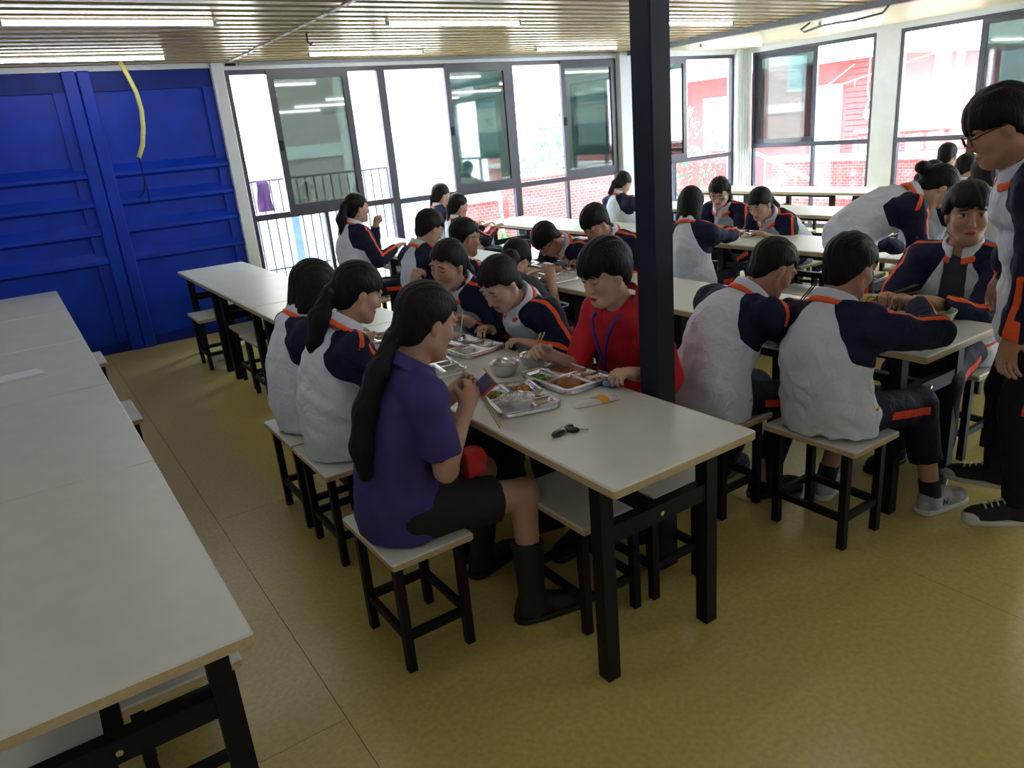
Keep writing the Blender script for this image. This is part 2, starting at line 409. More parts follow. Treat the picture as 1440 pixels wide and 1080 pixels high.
# balcony railing beyond the first window
rl = empty('balcony_railing', (0, 9.4, -.3))
MB().tube([(.6, 0, 1.70), (4.5, 0, 1.70)], .016, 8).build('top_rail', M_FRAME, rl, True)
MB().tube([(.6, 0, .62), (4.5, 0, .62)], .014, 8).build('bottom_rail', M_FRAME, rl, True)
bar0 = None
for k in range(35):
    x = .65+.112*k
    if bar0 is None:
        bar0 = MB().tube([(0, 0, 0), (0, 0, 1.70)], .011, 6).build('baluster', M_FRAME, rl); bar0.location = (x, 0, 0)
    else:
        b = bar0.copy(); COL.objects.link(b); b.parent = rl; b.location = (x, 0, 0)
tag(rl, 'dark vertical bar balcony railing outside the first window', 'railing')
po = box('fence_post', (2.92, 3.02, 9.25, 9.35, -.3, 1.06), mat('blue_grey_post', (.16, .24, .30), .6)); tag(po, 'blue grey post standing before the balcony railing', 'post')
gm = empty('hanging_garment', (2.66, 9.36, 1.40))
v = []; f = []
for i in range(9):
    for j in range(7):
        u = j/6-.5; t = i/8
        v.append((u*(.15+.04*t)+.01*math.sin(7*t), -.03+.018*math.sin(u*16+t*3), -.36*t))
for i in range(8):
    for j in range(6): f.append((i*7+j, i*7+j+1, (i+1)*7+j+1, (i+1)*7+j))
g_ = mesh_obj('cloth', v, f, mat('dark_purple_cloth', (.05, .012, .06), .85), gm, True)
sd = g_.modifiers.new('thick', 'SOLIDIFY'); sd.thickness = .008
tag(gm, 'dark purple garment hanging over the balcony railing', 'garment')
def building(name, label, b, m, wins, roof=None):
    """b: x0,x1,y0,y1,z0,z1; wins: (face, a0, a1, z0, z1)"""
    t = empty(name, ((b[0]+b[1])/2, (b[2]+b[3])/2, b[4]))
    o = t.location
    def bb(nm, q, mm, par=t): return box(nm, (q[0]-o.x, q[1]-o.x, q[2]-o.y, q[3]-o.y, q[4]-o.z, q[5]-o.z), mm, par)
    bb('walls', b, m)
    for fc, a0, a1, z0, z1 in wins:
        if fc == 'y':
            w = bb('window', (a0-.07, a1+.07, b[2]-.05, b[2]+.02, z0-.07, z1+.07), M_PALE); bb('pane', (a0, a1, b[2]-.06, b[2]-.05, z0, z1), M_TEAL, w)
        else:
            w = bb('window', (b[0]-.05, b[0]+.02, a0-.07, a1+.07, z0-.07, z1+.07), M_PALE); bb('pane', (b[0]-.06, b[0]-.05, a0, a1, z0, z1), M_TEAL, w)
    if roof: bb('roof', (b[0]-roof, b[1]+roof, b[2]-roof, b[3]+roof, b[5], b[5]+.5), M_PALE)
    tag(t, label, 'building')
    return t, bb
t1, bb = building('brick_building', 'pale brick building seen through the first window sash', (-2, 6.8, 15, 20, -.3, 7), M_BRICKP, [('y', -1.5, -.7, 2.2, 3.6), ('y', 6.1, 6.5, 4.0, 5.0)])
bb('pipe', (6.0, 6.12, 14.85, 15, -.3, 7), M_PALE); bb('band', (-2, 6.8, 14.93, 15, 1.55, 1.8), M_PALE)
t2, bb = building('office_block', 'pale block with teal window bands seen through the middle sashes', (8.5, 19.5, 19, 24, -.3, 8), M_PALE, [('y', 8.8+2.1*k, 10.5+2.1*k, z0, z0+1.15) for k in range(5) for z0 in (.6, 2.4, 4.2)])
for k in range(5): bb('pilaster', (10.6+2.1*k-.1, 10.6+2.1*k+.1, 18.8, 19, -.3, 8), M_BRICKP)
t3, bb = building('red_house', 'low dusty red house with white eave outside the corner windows', (15, 19, 8.55, 16.5, -.3, 2.5), M_WALLR, [('x', 9.8, 10.35, .3, 2.0), ('x', 12.5, 13.4, .9, 2.0)], 1.1)
for k in range(24): bb('siding_board', (14.975, 15, 8.56, 9.65, -.2+.11*k, -.2+.11*k+.095), M_WALLR)
t4, bb = building('pale_tower', 'tall pale building with teal window behind the red house', (24, 30, 2, 22, -.3, 9), M_PALE, [('x', 8.3+3*k, 9.6+3*k, 2.5, 4.0) for k in range(4)])
def lowwall(label, q, coping=.08, m=M_BRICK):
    t = empty('garden_wall', ((q[0]+q[1])/2, (q[2]+q[3])/2, q[4])); o = t.location
    box('brickwork', (q[0]-o.x, q[1]-o.x, q[2]-o.y, q[3]-o.y, 0, q[5]-q[4]), m, t)
    box('coping', (q[0]-o.x-.05, q[1]-o.x+.05, q[2]-o.y-.05, q[3]-o.y+.05, q[5]-q[4], q[5]-q[4]+coping), M_PALE, t)
    tag(t, label, 'wall'); return t
lowwall('red brick garden wall outside the third window', (7.3, 10.6, 11.0, 11.2, -.3, .92), .05)
lowwall('short red brick wall under the white balusters', (6.2, 7.1, 11.0, 11.2, -.3, .62), .04)
lowwall('long low red brick terrace wall outside the right windows', (12.6, 12.8, -4, 9.6, -.3, .72), .10)
lowwall('lower front red brick terrace wall outside the right windows', (11.4, 11.6, -4, 9.2, -.3, .22), .14)
lowwall('taller red brick wall behind the terrace outside the right windows', (13.8, 14.0, -6, 8.6, -.3, 1.12), .06)
bs = empty('balustrade', (6.2, 11.1, .66))
for k in range(7): MB().lathe([(.02, 0), (.035, .06), (.022, .14), (.04, .2), (.02, .3)], 10).build('baluster', M_PALE, bs, True).location = (.08+.125*k, 0, 0)
box('handrail', (0, .9, -.05, .05, .30, .36), M_PALE, bs)
tag(bs, 'row of white turned balusters on the short brick wall', 'balustrade')
hrl = empty('stair_handrail', (11.8, 9.0, -.3))
MB().tube([(0, -1.6, .45), (0, .6, 1.35)], .03, 8).build('rail', M_PALE, hrl, True)
for k in range(7): MB().tube([(0, -1.5+.33*k, 0), (0, -1.5+.33*k, .48+.135*k)], .014, 6).build('baluster', M_PALE, hrl)
tag(hrl, 'white sloping stair handrail outside the corner window', 'handrail')
cl_ = empty('clothesline', (14.72, 8.9, 2.3))
MB().tube([(0, -1.6, .20), (0, -.3, -.05), (0, .8, -.28), (0, 2.0, -.20), (0, 3.2, .20)], .012, 6).build('line', M_PALE, cl_, True)
MB().tube([(.1, .5, .1), (.1, 1.0, -.2), (.1, 2.0, -.5)], .012, 6).build('line', M_PALE, cl_, True)
for k in range(5): MB().tube([(0, -.2+.3*k, -.1-.05*k), (0, -.2+.3*k, -.22-.05*k)], .010, 6).build('peg', M_PALE, cl_)
tag(cl_, 'white clothesline sagging before the red house', 'clothesline')
bu = empty('hanging_bulb', (14.72, 9.0, 2.50))
MB().tube([(0, 0, 0), (0, .02, -.6), (0, -.03, -.8), (0, .03, -.9), (0, 0, -1.0)], .012, 6).build('cord', M_PALE, bu, True)
MB().lathe([(.001, -1.18), (.06, -1.12), (.07, -1.05), (.04, -.98), (.001, -.96)], 12).build('bulb', M_PALE, bu, True)
tag(bu, 'white bulb hanging on a cord before the red house', 'bulb')
leaf = [(0, 0, 0), (.03, .0, .05), (0, 0, .12), (-.03, 0, .05)]
def bush(loc, r, n, m, label, h=1.0):
    t = empty('shrub', loc); v = []; f = []
    rr = random.Random(int(loc[0]*100))
    for k in range(n):
        p = Vector((rr.gauss(0, 1), rr.gauss(0, 1), abs(rr.gauss(0, 1)))).normalized()*r*rr.random()**.4; p.z *= h
        M_ = Matrix.Rotation(rr.random()*6.3, 3, 'Z') @ Matrix.Rotation(rr.uniform(-.2, 1.5), 3, 'X')
        b = len(v); sc = rr.uniform(.6, 1.3)
        v += [tuple(p+M_ @ Vector(q)*sc) for q in leaf]; f.append((b, b+1, b+2, b+3))
    fo = mesh_obj('foliage', v, f, m, t); fo['kind'] = 'stuff'
    MB().tube([(0, 0, -.1), (0, .02, r*h*.6)], [.03, .012], 6).build('stem', mat('bark', (.12, .08, .05), .9), t)
    tag(t, label, 'plant')
bush((5.2, 10.3, -.2), .42, 420, M_LEAF, 'leafy green shrub outside the second window')
bush((6.6, 10.4, -.2), .34, 300, M_LEAF, 'small green shrub left of the red garden wall')
bush((9.6, 13.5, -.2), 1.7, 1400, M_LEAF2, 'large dark green shrub seen through the third sash', 1.5)
bush((12.4, 12.0, -.2), 1.2, 900, M_LEAF2, 'leafy green tree shrub outside the corner window', 1.9)
bush((12.15, 8.6, -.2), .35, 300, M_LEAF2, 'green shrub by the stair handrail')
# ------------------------------------------------------------------ people: signed-distance bodies meshed with surface nets
A = np.array
def nrm(v):
    v = np.asarray(v, float); return v/(np.linalg.norm(v)+1e-9)
def smin(a, b, k):
    if k <= 0: return np.minimum(a, b)
    h = np.maximum(k-np.abs(a-b), 0)/k
    return np.minimum(a, b)-h*h*k*.25
class Cone:
    """tapered capsule; flat=True cuts it square at b"""
    def __init__(s, a, b, ra, rb, k=.02, flat=False, tagname=''):
        s.a, s.b, s.ra, s.rb, s.k, s.flat, s.t = A(a, float), A(b, float), ra, rb, k, flat, tagname
        m = max(ra, rb)+.04; s.lo = np.minimum(s.a, s.b)-m; s.hi = np.maximum(s.a, s.b)+m
    def __call__(s, X, Y, Z):
        ba = s.b-s.a; L2 = ba@ba+1e-12
        t0 = ((X-s.a[0])*ba[0]+(Y-s.a[1])*ba[1]+(Z-s.a[2])*ba[2])/L2
        t = np.clip(t0, 0, 1)
        d = np.sqrt((X-s.a[0]-t*ba[0])**2+(Y-s.a[1]-t*ba[1])**2+(Z-s.a[2]-t*ba[2])**2)-(s.ra+(s.rb-s.ra)*t)
        if s.flat: d = np.maximum(d, (t0-1)*math.sqrt(L2))
        return d
class Ell:
    def __init__(s, c, R, r, k=.02, tagname=''):
        s.c, s.R, s.r, s.k, s.t = A(c, float), A(R, float), A(r, float), k, tagname
        e = np.sqrt(((s.R*s.r[:, None])**2).sum(0))+.03
        s.lo = s.c-e; s.hi = s.c+e
    def __call__(s, X, Y, Z):
        px, py, pz = X-s.c[0], Y-s.c[1], Z-s.c[2]
        k0 = 0; k1 = 0
        for i in range(3):
            q = px*s.R[i, 0]+py*s.R[i, 1]+pz*s.R[i, 2]
            k0 = k0+(q/s.r[i])**2; k1 = k1+(q/s.r[i]**2)**2
        k0 = np.sqrt(k0); k1 = np.sqrt(k1)+1e-9
        return k0*(k0-1)/k1
class Loft:
    """elliptical torso along a spine polyline"""
    def __init__(s, C, rt, rx, ry, k=.03, flat=True):
        s.C, s.rt, s.rx, s.ry, s.k, s.flat = A(C), A(rt), A(rx), A(ry), k, flat
        m = max(rx.max(), ry.max())+.05; s.lo = s.C.min(0)-m; s.hi = s.C.max(0)+m
    def coords(s, X, Y, Z):
        """distance plus lateral, forward and spine coordinate of the nearest segment"""
        n = len(s.C)-1; best = None
        for i in range(n):
            a, b = s.C[i], s.C[i+1]; ba = b-a; L = np.linalg.norm(ba); up = ba/L
            rt = nrm(s.rt[i]-up*(s.rt[i]@up)); fw = np.cross(up, rt)
            px, py, pz = X-a[0], Y-a[1], Z-a[2]
            al = px*up[0]+py*up[1]+pz*up[2]
            t = np.clip(al/L, 0, 1)
            lx = px*rt[0]+py*rt[1]+pz*rt[2]; lf = px*fw[0]+py*fw[1]+pz*fw[2]; la = al-t*L
            rx = s.rx[i]+(s.rx[i+1]-s.rx[i])*t; ry = s.ry[i]+(s.ry[i+1]-s.ry[i])*t
            k0 = np.sqrt((lx/rx)**2+(lf/ry)**2+(la/.09)**2)
            k1 = np.sqrt((lx/rx**2)**2+(lf/ry**2)**2+(la/.0081)**2)+1e-9
            d = k0*(k0-1)/k1
            if s.flat and i == 0: d = np.maximum(d, -al)
            if s.flat and i == n-1: d = np.maximum(d, al-L)
            if best is None: best = [d, lx+0*d, lf+0*d, (i+t)/n+0*d]
            else:
                w = d < best[0]
                best = [np.where(w, q, p) for p, q in zip(best, (d, lx, lf, (i+t)/n))]
        return best
    def __call__(s, X, Y, Z): return s.coords(X, Y, Z)[0]
class Fn:
    def __init__(s, f, lo, hi, k=.02): s.f, s.lo, s.hi, s.k = f, A(lo), A(hi), k
    def __call__(s, X, Y, Z): return s.f(X, Y, Z)

def axis(lo, hi, hc, fine, hf):
    out = [lo]
    while out[-1] < hi:
        x = out[-1]; h = hc
        for a, b in fine:
            if a-hc < x < b: h = hf
        out.append(x+h)
    return A(out)
def surfnet(xs, ys, zs, D):
    ins = D < 0
    a = ins[:-1, :-1, :-1].astype(np.int8)
    cnt = np.zeros_like(a)
    sl = (slice(None, -1), slice(1, None))
    for i in (0, 1):
        for j in (0, 1):
            for k in (0, 1): cnt += ins[sl[i], sl[j], sl[k]]
    act = (cnt > 0) & (cnt < 8)
    I, J, K = np.nonzero(act)
    vid = np.full(act.shape, -1, np.int32); vid[I, J, K] = np.arange(len(I))
    cor = {}
    for i in (0, 1):
        for j in (0, 1):
            for k in (0, 1): cor[i, j, k] = D[I+i, J+j, K+k].astype(float)
    acc = np.zeros((len(I), 3)); n = np.zeros(len(I))
    ax = (xs, ys, zs); ix = (I, J, K)
    for p in cor:
        for d in range(3):
            if p[d]: continue
            q = list(p); q[d] = 1; q = tuple(q)
            va, vb = cor[p], cor[q]; m_ = (va < 0) != (vb < 0)
            t = np.where(m_, va/(va-vb+1e-20), 0)
            for e in range(3):
                c0 = ax[e][ix[e]+p[e]]
                if e == d: c0 = c0+t*(ax[e][ix[e]+1]-ax[e][ix[e]])
                acc[:, e] += np.where(m_, c0, 0)
            n += m_
    V = acc/n[:, None]
    F = []
    for d in range(3):
        s0 = [slice(1, -1)]*3; s0[d] = slice(None, -1); s1 = [slice(1, -1)]*3; s1[d] = slice(1, None)
        u, w = ins[tuple(s0)], ins[tuple(s1)]
        for flip, m_ in ((False, u & ~w), (True, ~u & w)):
            i, j, k = np.nonzero(m_); g = [i, j, k]
            for e in range(3):
                if e != d: g[e] = g[e]+1
            e1, e2 = [(1, 2), (2, 0), (0, 1)][d]
            def at(o1, o2):
                h = [x.copy() for x in g]; h[e1] -= o1; h[e2] -= o2
                return vid[h[0], h[1], h[2]]
            q = np.stack([at(1, 1), at(0, 1), at(0, 0), at(1, 0)], 1)
            F.append(q[:, ::-1] if flip else q)
    return V, np.concatenate(F)
def sdf_mesh(name, prims, mats, parent, hc, fine=(), hf=.005, post=None, attrs=None, lo=None, hi=None, org=None):
    lo = np.min([p.lo for p in prims], 0) if lo is None else lo; hi = np.max([p.hi for p in prims], 0) if hi is None else hi
    ax = [axis(lo[i], hi[i], hc, [(f[0][i], f[1][i]) for f in fine], hf) for i in range(3)]
    D = np.full([len(a) for a in ax], 1.0, np.float32)
    for p in prims:
        i0 = [max(0, np.searchsorted(ax[i], p.lo[i])-1) for i in range(3)]; i1 = [np.searchsorted(ax[i], p.hi[i])+1 for i in range(3)]
        s = tuple(slice(a, b) for a, b in zip(i0, i1))
        X, Y, Z = ax[0][s[0]][:, None, None], ax[1][s[1]][None, :, None], ax[2][s[2]][None, None, :]
        d = p(X, Y, Z).astype(np.float32)
        D[s] = smin(D[s], d, p.k)
    if post is not None:
        D = post(ax[0][:, None, None], ax[1][None, :, None], ax[2][None, None, :], D).astype(np.float32)
    D[0] = D[-1] = 1; D[:, 0] = D[:, -1] = 1; D[:, :, 0] = D[:, :, -1] = 1
    V, F = surfnet(*ax, D)
    if len(V) == 0: return None
    org = A(org) if org is not None else np.zeros(3)
    me = bpy.data.meshes.new(name)
    me.vertices.add(len(V)); me.vertices.foreach_set('co', (V-org).astype(np.float32).ravel())
    me.loops.add(F.size); me.loops.foreach_set('vertex_index', F.astype(np.int32).ravel())
    me.polygons.add(len(F)); me.polygons.foreach_set('loop_start', np.arange(0, F.size, 4, dtype=np.int32))
    me.polygons.foreach_set('use_smooth', np.ones(len(F), bool))
    me.update(calc_edges=True)
    for mm in (mats if isinstance(mats, list) else [mats]): me.materials.append(mm)
    if attrs is not None:
        for nm, val in attrs(V).items():
            if val.ndim == 2:
                at = me.attributes.new(nm, 'FLOAT_VECTOR', 'POINT'); at.data.foreach_set('vector', val.astype(np.float32).ravel())
            else:
                at = me.attributes.new(nm, 'FLOAT', 'POINT'); at.data.foreach_set('value', val.astype(np.float32))
    return link(name, me, parent)

def wrinkle(X, Y, Z, seed, amp, fr=26):
    r = np.random.RandomState(seed); s = 0
    for i in range(5):
        d = r.normal(size=3); d /= np.linalg.norm(d); f = fr*(.6+1.1*r.rand())
        s = s+np.sin((X*d[0]+Y*d[1]+Z*d[2])*f+r.rand()*6.3+1.3*np.sin((X*d[1]-Y*d[2]+Z*d[0])*f*.6))
    return amp*s/2.2

# shaders that read the attributes
def nodes(m):
    m.use_nodes = True; return m.node_tree
def mathn(nt, op, a, b=None, c=None, clamp=False):
    n = nt.nodes.new('ShaderNodeMath'); n.operation = op; n.use_clamp = clamp
    for i, q in enumerate((a, b, c)):
        if q is None: continue
        if isinstance(q, (int, float)): n.inputs[i].default_value = q
        else: nt.links.new(q, n.inputs[i])
    return n.outputs[0]
def mixc(nt, fac, a, b):
    n = nt.nodes.new('ShaderNodeMix'); n.data_type = 'RGBA'
    nt.links.new(fac, n.inputs['Factor'])
    for nm, q in (('A', a), ('B', b)):
        if isinstance(q, tuple): n.inputs[nm].default_value = (*q, 1)
        else: nt.links.new(q, n.inputs[nm])
    return n.outputs['Result']
def skin_mat(name, base, eye_open=True, lip=(.42, .10, .09)):
    m = bpy.data.materials.new(name); nt = nodes(m); b = nt.nodes['Principled BSDF']
    b.inputs['Roughness'].default_value = .5
    at = nt.nodes.new('ShaderNodeAttribute'); at.attribute_name = 'hl'
    sp = nt.nodes.new('ShaderNodeSeparateXYZ'); nt.links.new(at.outputs['Vector'], sp.inputs[0])
    x, y, z = sp.outputs
    ax_ = mathn(nt, 'ABSOLUTE', x)
    front = mathn(nt, 'MULTIPLY', mathn(nt, 'GREATER_THAN', y, .05), mathn(nt, 'LESS_THAN', y, .13))
    def ell(px, cx, cz, a, bb, slope=0, soft=.35):
        u = mathn(nt, 'DIVIDE', mathn(nt, 'SUBTRACT', px, cx), a)
        zz = mathn(nt, 'MULTIPLY_ADD', mathn(nt, 'SUBTRACT', px, cx), slope, z) if slope else z
        w = mathn(nt, 'DIVIDE', mathn(nt, 'SUBTRACT', zz, cz), bb)
        q = mathn(nt, 'ADD', mathn(nt, 'MULTIPLY', u, u), mathn(nt, 'MULTIPLY', w, w))
        mr = nt.nodes.new('ShaderNodeMapRange'); mr.inputs['From Min'].default_value = 1+soft; mr.inputs['From Max'].default_value = 1-soft
        nt.links.new(q, mr.inputs['Value'])
        return mathn(nt, 'MULTIPLY', mr.outputs['Result'], front)
    ns = nt.nodes.new('ShaderNodeTexNoise'); ns.inputs['Scale'].default_value = 30
    col = mixc(nt, ns.outputs['Fac'], tuple(c*.92 for c in base), tuple(min(1, c*1.08) for c in base))
    col = mixc(nt, mathn(nt, 'MULTIPLY', ell(ax_, .042, -.028, .022, .02, 0, .9), .35), col, (base[0]*1.05, base[1]*.78, base[2]*.75))
    if eye_open:
        col = mixc(nt, ell(ax_, .032, .010, .0135, .0058), col, (.45, .42, .40))
        col = mixc(nt, ell(ax_, .031, .010, .0062, .0062), col, (.015, .01, .008))
        col = mixc(nt, ell(ax_, .033, .0155, .0155, .0024), col, (.02, .014, .012))
    else:
        col = mixc(nt, ell(ax_, .033, .006, .0155, .0032), col, (.03, .018, .015))
    col = mixc(nt, ell(ax_, .033, .031, .019, .0038, .12), col, (.035, .024, .02))
    col = mixc(nt, ell(x, 0, -.063, .023, .0095), col, lip)
    col = mixc(nt, ell(x, 0, -.0625, .021, .0014), col, (.10, .02, .02))
    nt.links.new(col, b.inputs['Base Color'])
    MATS[name] = m
    return m
def jacket_mat(name, white, navy, orange, w=.0105):
    m = bpy.data.materials.new(name); nt = nodes(m); b = nt.nodes['Principled BSDF']
    b.inputs['Roughness'].default_value = .75; b.inputs['Specular IOR Level'].default_value = .25
    def attr(n):
        a = nt.nodes.new('ShaderNodeAttribute'); a.attribute_name = n; return a.outputs['Fac']
    nv = mathn(nt, 'GREATER_THAN', attr('nav'), 0.0); st = mathn(nt, 'LESS_THAN', attr('stp'), w)
    col = mixc(nt, nv, white, navy); col = mixc(nt, st, col, orange)
    nt.links.new(col, b.inputs['Base Color'])
    tc = nt.nodes.new('ShaderNodeTexCoord'); n2 = nt.nodes.new('ShaderNodeTexNoise'); n2.inputs['Scale'].default_value = 14; n2.inputs['Detail'].default_value = 4; n2.inputs['Distortion'].default_value = 1.2
    nt.links.new(tc.outputs['Object'], n2.inputs['Vector'])
    bp = nt.nodes.new('ShaderNodeBump'); bp.inputs['Strength'].default_value = .5; bp.inputs['Distance'].default_value = .025
    nt.links.new(n2.outputs['Fac'], bp.inputs['Height']); nt.links.new(bp.outputs['Normal'], b.inputs['Normal'])
    MATS[name] = m
    return m
C_WHITE, C_NAVY, C_ORANGE = (.66, .72, .83), (.010, .012, .045), (.85, .11, .03)
M_JACKET = jacket_mat('uniform_cloth', C_WHITE, C_NAVY, C_ORANGE)
M_TROUS = jacket_mat('uniform_trousers', (.008, .009, .022), (.008, .009, .022), (.75, .06, .02), .016)
M_PLAIN = mat('black_trousers', (.008, .008, .012), .8, bump=.2, bscale=25)
M_PURPLE = mat('purple_cotton', (.042, .028, .17), .8, var=.1, scale=12, bump=.25, bscale=18)
M_RED = mat('red_cotton', (.55, .008, .022), .75, var=.08, scale=12, bump=.25, bscale=18)
M_TEE = mat('grey_cotton', (.045, .05, .07), .85, var=.1, scale=12, bump=.2, bscale=20)
M_SKIRT = mat('black_skirt', (.006, .006, .008), .8, bump=.2, bscale=25)
M_BOOT = mat('black_boot', (.007, .007, .008), .55)
M_COLLAR = mat('white_collar', C_WHITE, .75)
M_ORANGE = mat('orange_band', C_ORANGE, .7)
M_HAIR = mat('black_hair', (.0045, .004, .0045), .55, spec=.22, var=.3, scale=60, bump=.9, bscale=170, stretch=(1, 1, .12))
M_HAIRB = mat('dark_brown_hair', (.008, .0055, .0055), .55, spec=.22, var=.3, scale=60, bump=.9, bscale=170, stretch=(1, 1, .12))
SK_OPEN = skin_mat('skin_open_eyes', (.50, .29, .20)); SK_DOWN = skin_mat('skin_lowered_eyes', (.50, .29, .20), False)
SK_TAN = skin_mat('tanned_skin', (.42, .225, .145), False); SK_TANO = skin_mat('tanned_skin_open', (.44, .245, .165), True)
SK_FAIR = skin_mat('fair_skin', (.58, .37, .28), False, (.45, .07, .08))
M_SHOE = jacket_mat('dark_shoe', (.010, .010, .012), (.010, .010, .012), (.02, .02, .02))
M_SHOEG = mat('grey_sneaker', (.22, .24, .30), .6, col2=(.45, .47, .52), scale=18)
M_CANVAS = mat('black_canvas', (.012, .013, .016), .8)
M_RUBBER = mat('white_rubber', (.55, .56, .52), .5)
M_SOCK = mat('black_sock', (.006, .006, .007), .9)
M_GLASSES = mat('black_frame_plastic', (.01, .01, .012), .3)
STATS = []

def ik(S, T, a, b, hint):
    d = T-S; L = np.linalg.norm(d)
    if L > (a+b)*.995: T = S+d/L*(a+b)*.995; d = T-S; L = np.linalg.norm(d)
    L = max(L, abs(a-b)+.03)
    u = nrm(d); x = (a*a-b*b+L*L)/(2*L); h = math.sqrt(max(a*a-x*x, 0))
    hn = A(hint)-u*(A(hint)@u)
    return S+u*x+nrm(hn)*h, S+u*L
def ik_chain(S, T, a, b, hint): return ik(A(S, float), A(T, float), a, b, hint)

def person(label, pel, head, yaw, hyaw=None, hpitch=25, hroll=0, hands=(None, None), feet=(None, None), sex='f', hair='pony', top='uniform', legs='trousers', shoe='dark',
           skin=None, near=0, hs=1.0, curl=(40, 40), elb=(None, None), twist=0, bulk=1.0, glasses=False, tail=None, fringe=.035, opened=False, cut=None, palm=(None, None), cat='person', seed=1, slouch=.05, sw=None):
    pel, head = A(pel, float), A(head, float)
    ya = math.radians(yaw); F = A([math.cos(ya), math.sin(ya), 0]); R = A([math.sin(ya), -math.cos(ya), 0]); U = A([0, 0, 1.])
    hy = math.radians(yaw if hyaw is None else hyaw); hp = math.radians(hpitch)
    hf = A([math.cos(hy)*math.cos(hp), math.sin(hy)*math.cos(hp), -math.sin(hp)]); hr = A([math.sin(hy), -math.cos(hy), 0]); hu = np.cross(hr, hf)
    if hroll:
        c, s = math.cos(math.radians(hroll)), math.sin(math.radians(hroll)); hr, hu = c*hr+s*hu, -s*hr+c*hu
    HR = A([hr, hf, hu])
    def H(x, y, z): return head+hs*(hr*x+hf*y+hu*z)
    girl = sex == 'f'
    sw = sw or (.150 if girl else .168)
    base = H(0, -.03, -.075)
    toward = nrm(base-pel)
    N = base-.075*nrm(.55*toward+.45*hu)
    # spine
    L = np.linalg.norm(N-pel)
    sd = nrm(N-pel)
    back = nrm(-F*1.0+U*.15*0); 
    P1 = pel+.30*L*nrm(U*.75+sd*.5)-F*slouch; P2 = N-.33*L*nrm(sd*.8+U*.25*0+F*.0)-F*slouch+U*.0
    ts = np.linspace(0, 1, 9)
    C = A([(1-t)**3*pel+3*(1-t)**2*t*P1+3*(1-t)*t*t*P2+t**3*N for t in ts])
    seg = np.linalg.norm(np.diff(C, axis=0), axis=1).sum()
    STATS.append((label[:40], round(seg, 3)))
    tw = math.radians(twist)
    rts = []
    for t in ts:
        a = ya+tw*t; rts.append(A([math.sin(a), -math.cos(a), 0]))
    rts = A(rts); RS = rts[-1]
    w_ = sw/.16*bulk
    prx = np.interp(ts, [0, .2, .42, .68, .86, .95, 1], A([.150, .145, .128, .145, .122, .072, .052]))*w_
    pry = np.interp(ts, [0, .2, .42, .68, .86, .95, 1], A([.110, .105, .094, .105, .078, .056, .050]))*bulk
    pr = []
    torso = Loft(C, rts, prx, pry, k=.03, flat=True); pr.append(torso)
    # head and neck
    head_pr = [Ell(H(0, -.012, .030), HR, hs*A([.074, .092, .088]), .03), Ell(H(0, .025, -.035), HR, hs*A([.057, .062, .074]), .035), Cone(H(-.012, .068, -.092), H(.012, .068, -.092), .019*hs, .019*hs, .03)]
    for s in (-1, 1):
        head_pr += [Ell(H(s*.036, .055, -.026), HR, hs*A([.026, .026, .026]), .025), Ell(H(s*.075, -.006, -.008), HR, hs*A([.009, .017, .028]), .008), Cone(H(s*.05, .0, -.06), H(s*.02, .06, -.09), .02*hs, .018*hs, .03),
                    Ell(H(s*.033, .073, .028), HR, hs*A([.025, .014, .008]), .014)]
    head_pr += [Cone(H(0, .086, .012), H(0, .104, -.028), .006*hs, .0105*hs, .012), Ell(H(0.0, .096, -.031), HR, hs*A([.0165, .010, .0085]), .008),
                Ell(H(0, .085, -.0575), HR, hs*A([.022, .012, .0058]), .007), Ell(H(0, .0835, -.0685), HR, hs*A([.019, .012, .0068]), .007)]
    neck = Cone(H(0, -.022, -.05), N-U*.02, .050*(.92 if girl else 1.06), .056*(.92 if girl else 1.1), .03)
    pr += head_pr+[neck]
    sockets = [Ell(H(s*.032, .098, .008), HR, hs*A([.018, .015, .011]), .01) for s in (-1, 1)]
    lids = [Ell(H(s*.032, .0755, .008), HR, hs*A([.016, .0125, .0105]), .004) for s in (-1, 1)]
    # arms
    top_dir = nrm(C[-1]-C[-3]); sc = C[-1]-top_dir*.065
    arms = []; fine = [(H(0, 0, 0)-.14*hs, H(0, 0, 0)+.14*hs)]
    ua, fa = (.265, .225) if girl else (.285, .245)
    for i, s in enumerate((1, -1)):      # 0 right, 1 left
        S = sc+RS*s*sw*1.02-U*.005
        tgt = hands[i]
        if tgt is None: tgt = S+F*.22+RS*s*.02-U*.36
        hint = elb[i] if elb[i] is not None else (-U*1.0+RS*s*.55-F*.35)
        E_, T_ = ik_chain(S, tgt, ua, fa+.075, hint)
        fd = nrm(T_-E_); Wr = E_+fd*fa
        arms.append((S, E_, Wr, fd, s))
        pr += [Cone(C[-1]-top_dir*.045+RS*s*.04, S, .036, .046*bulk, .03), Cone(S, E_, .049*bulk, .038, .03), Cone(E_, Wr, .038, .0245, .02)]
    hand_boxes = []
    for i, (S, E_, Wr, fd, s) in enumerate(arms):
        pn = palm[i] if palm[i] is not None else A([0, 0, -1.])
        pn = nrm(A(pn, float)-fd*(A(pn, float)@fd)); sd_ = np.cross(fd, pn)
        inward = -RS*s
        th = sd_ if (sd_@inward) > 0 else -sd_
        if abs(sd_@inward) < .25: th = sd_ if (sd_@U) > 0 else -sd_
        g = .92 if girl else 1.03
        Rm = A([sd_, fd, pn])
        pr += [Ell(Wr+fd*.048*g, Rm, A([.038, .055, .017])*g, .012), Cone(Wr-fd*.01, Wr+fd*.03, .024*g, .024*g, .02)]
        cu = math.radians(curl[i])
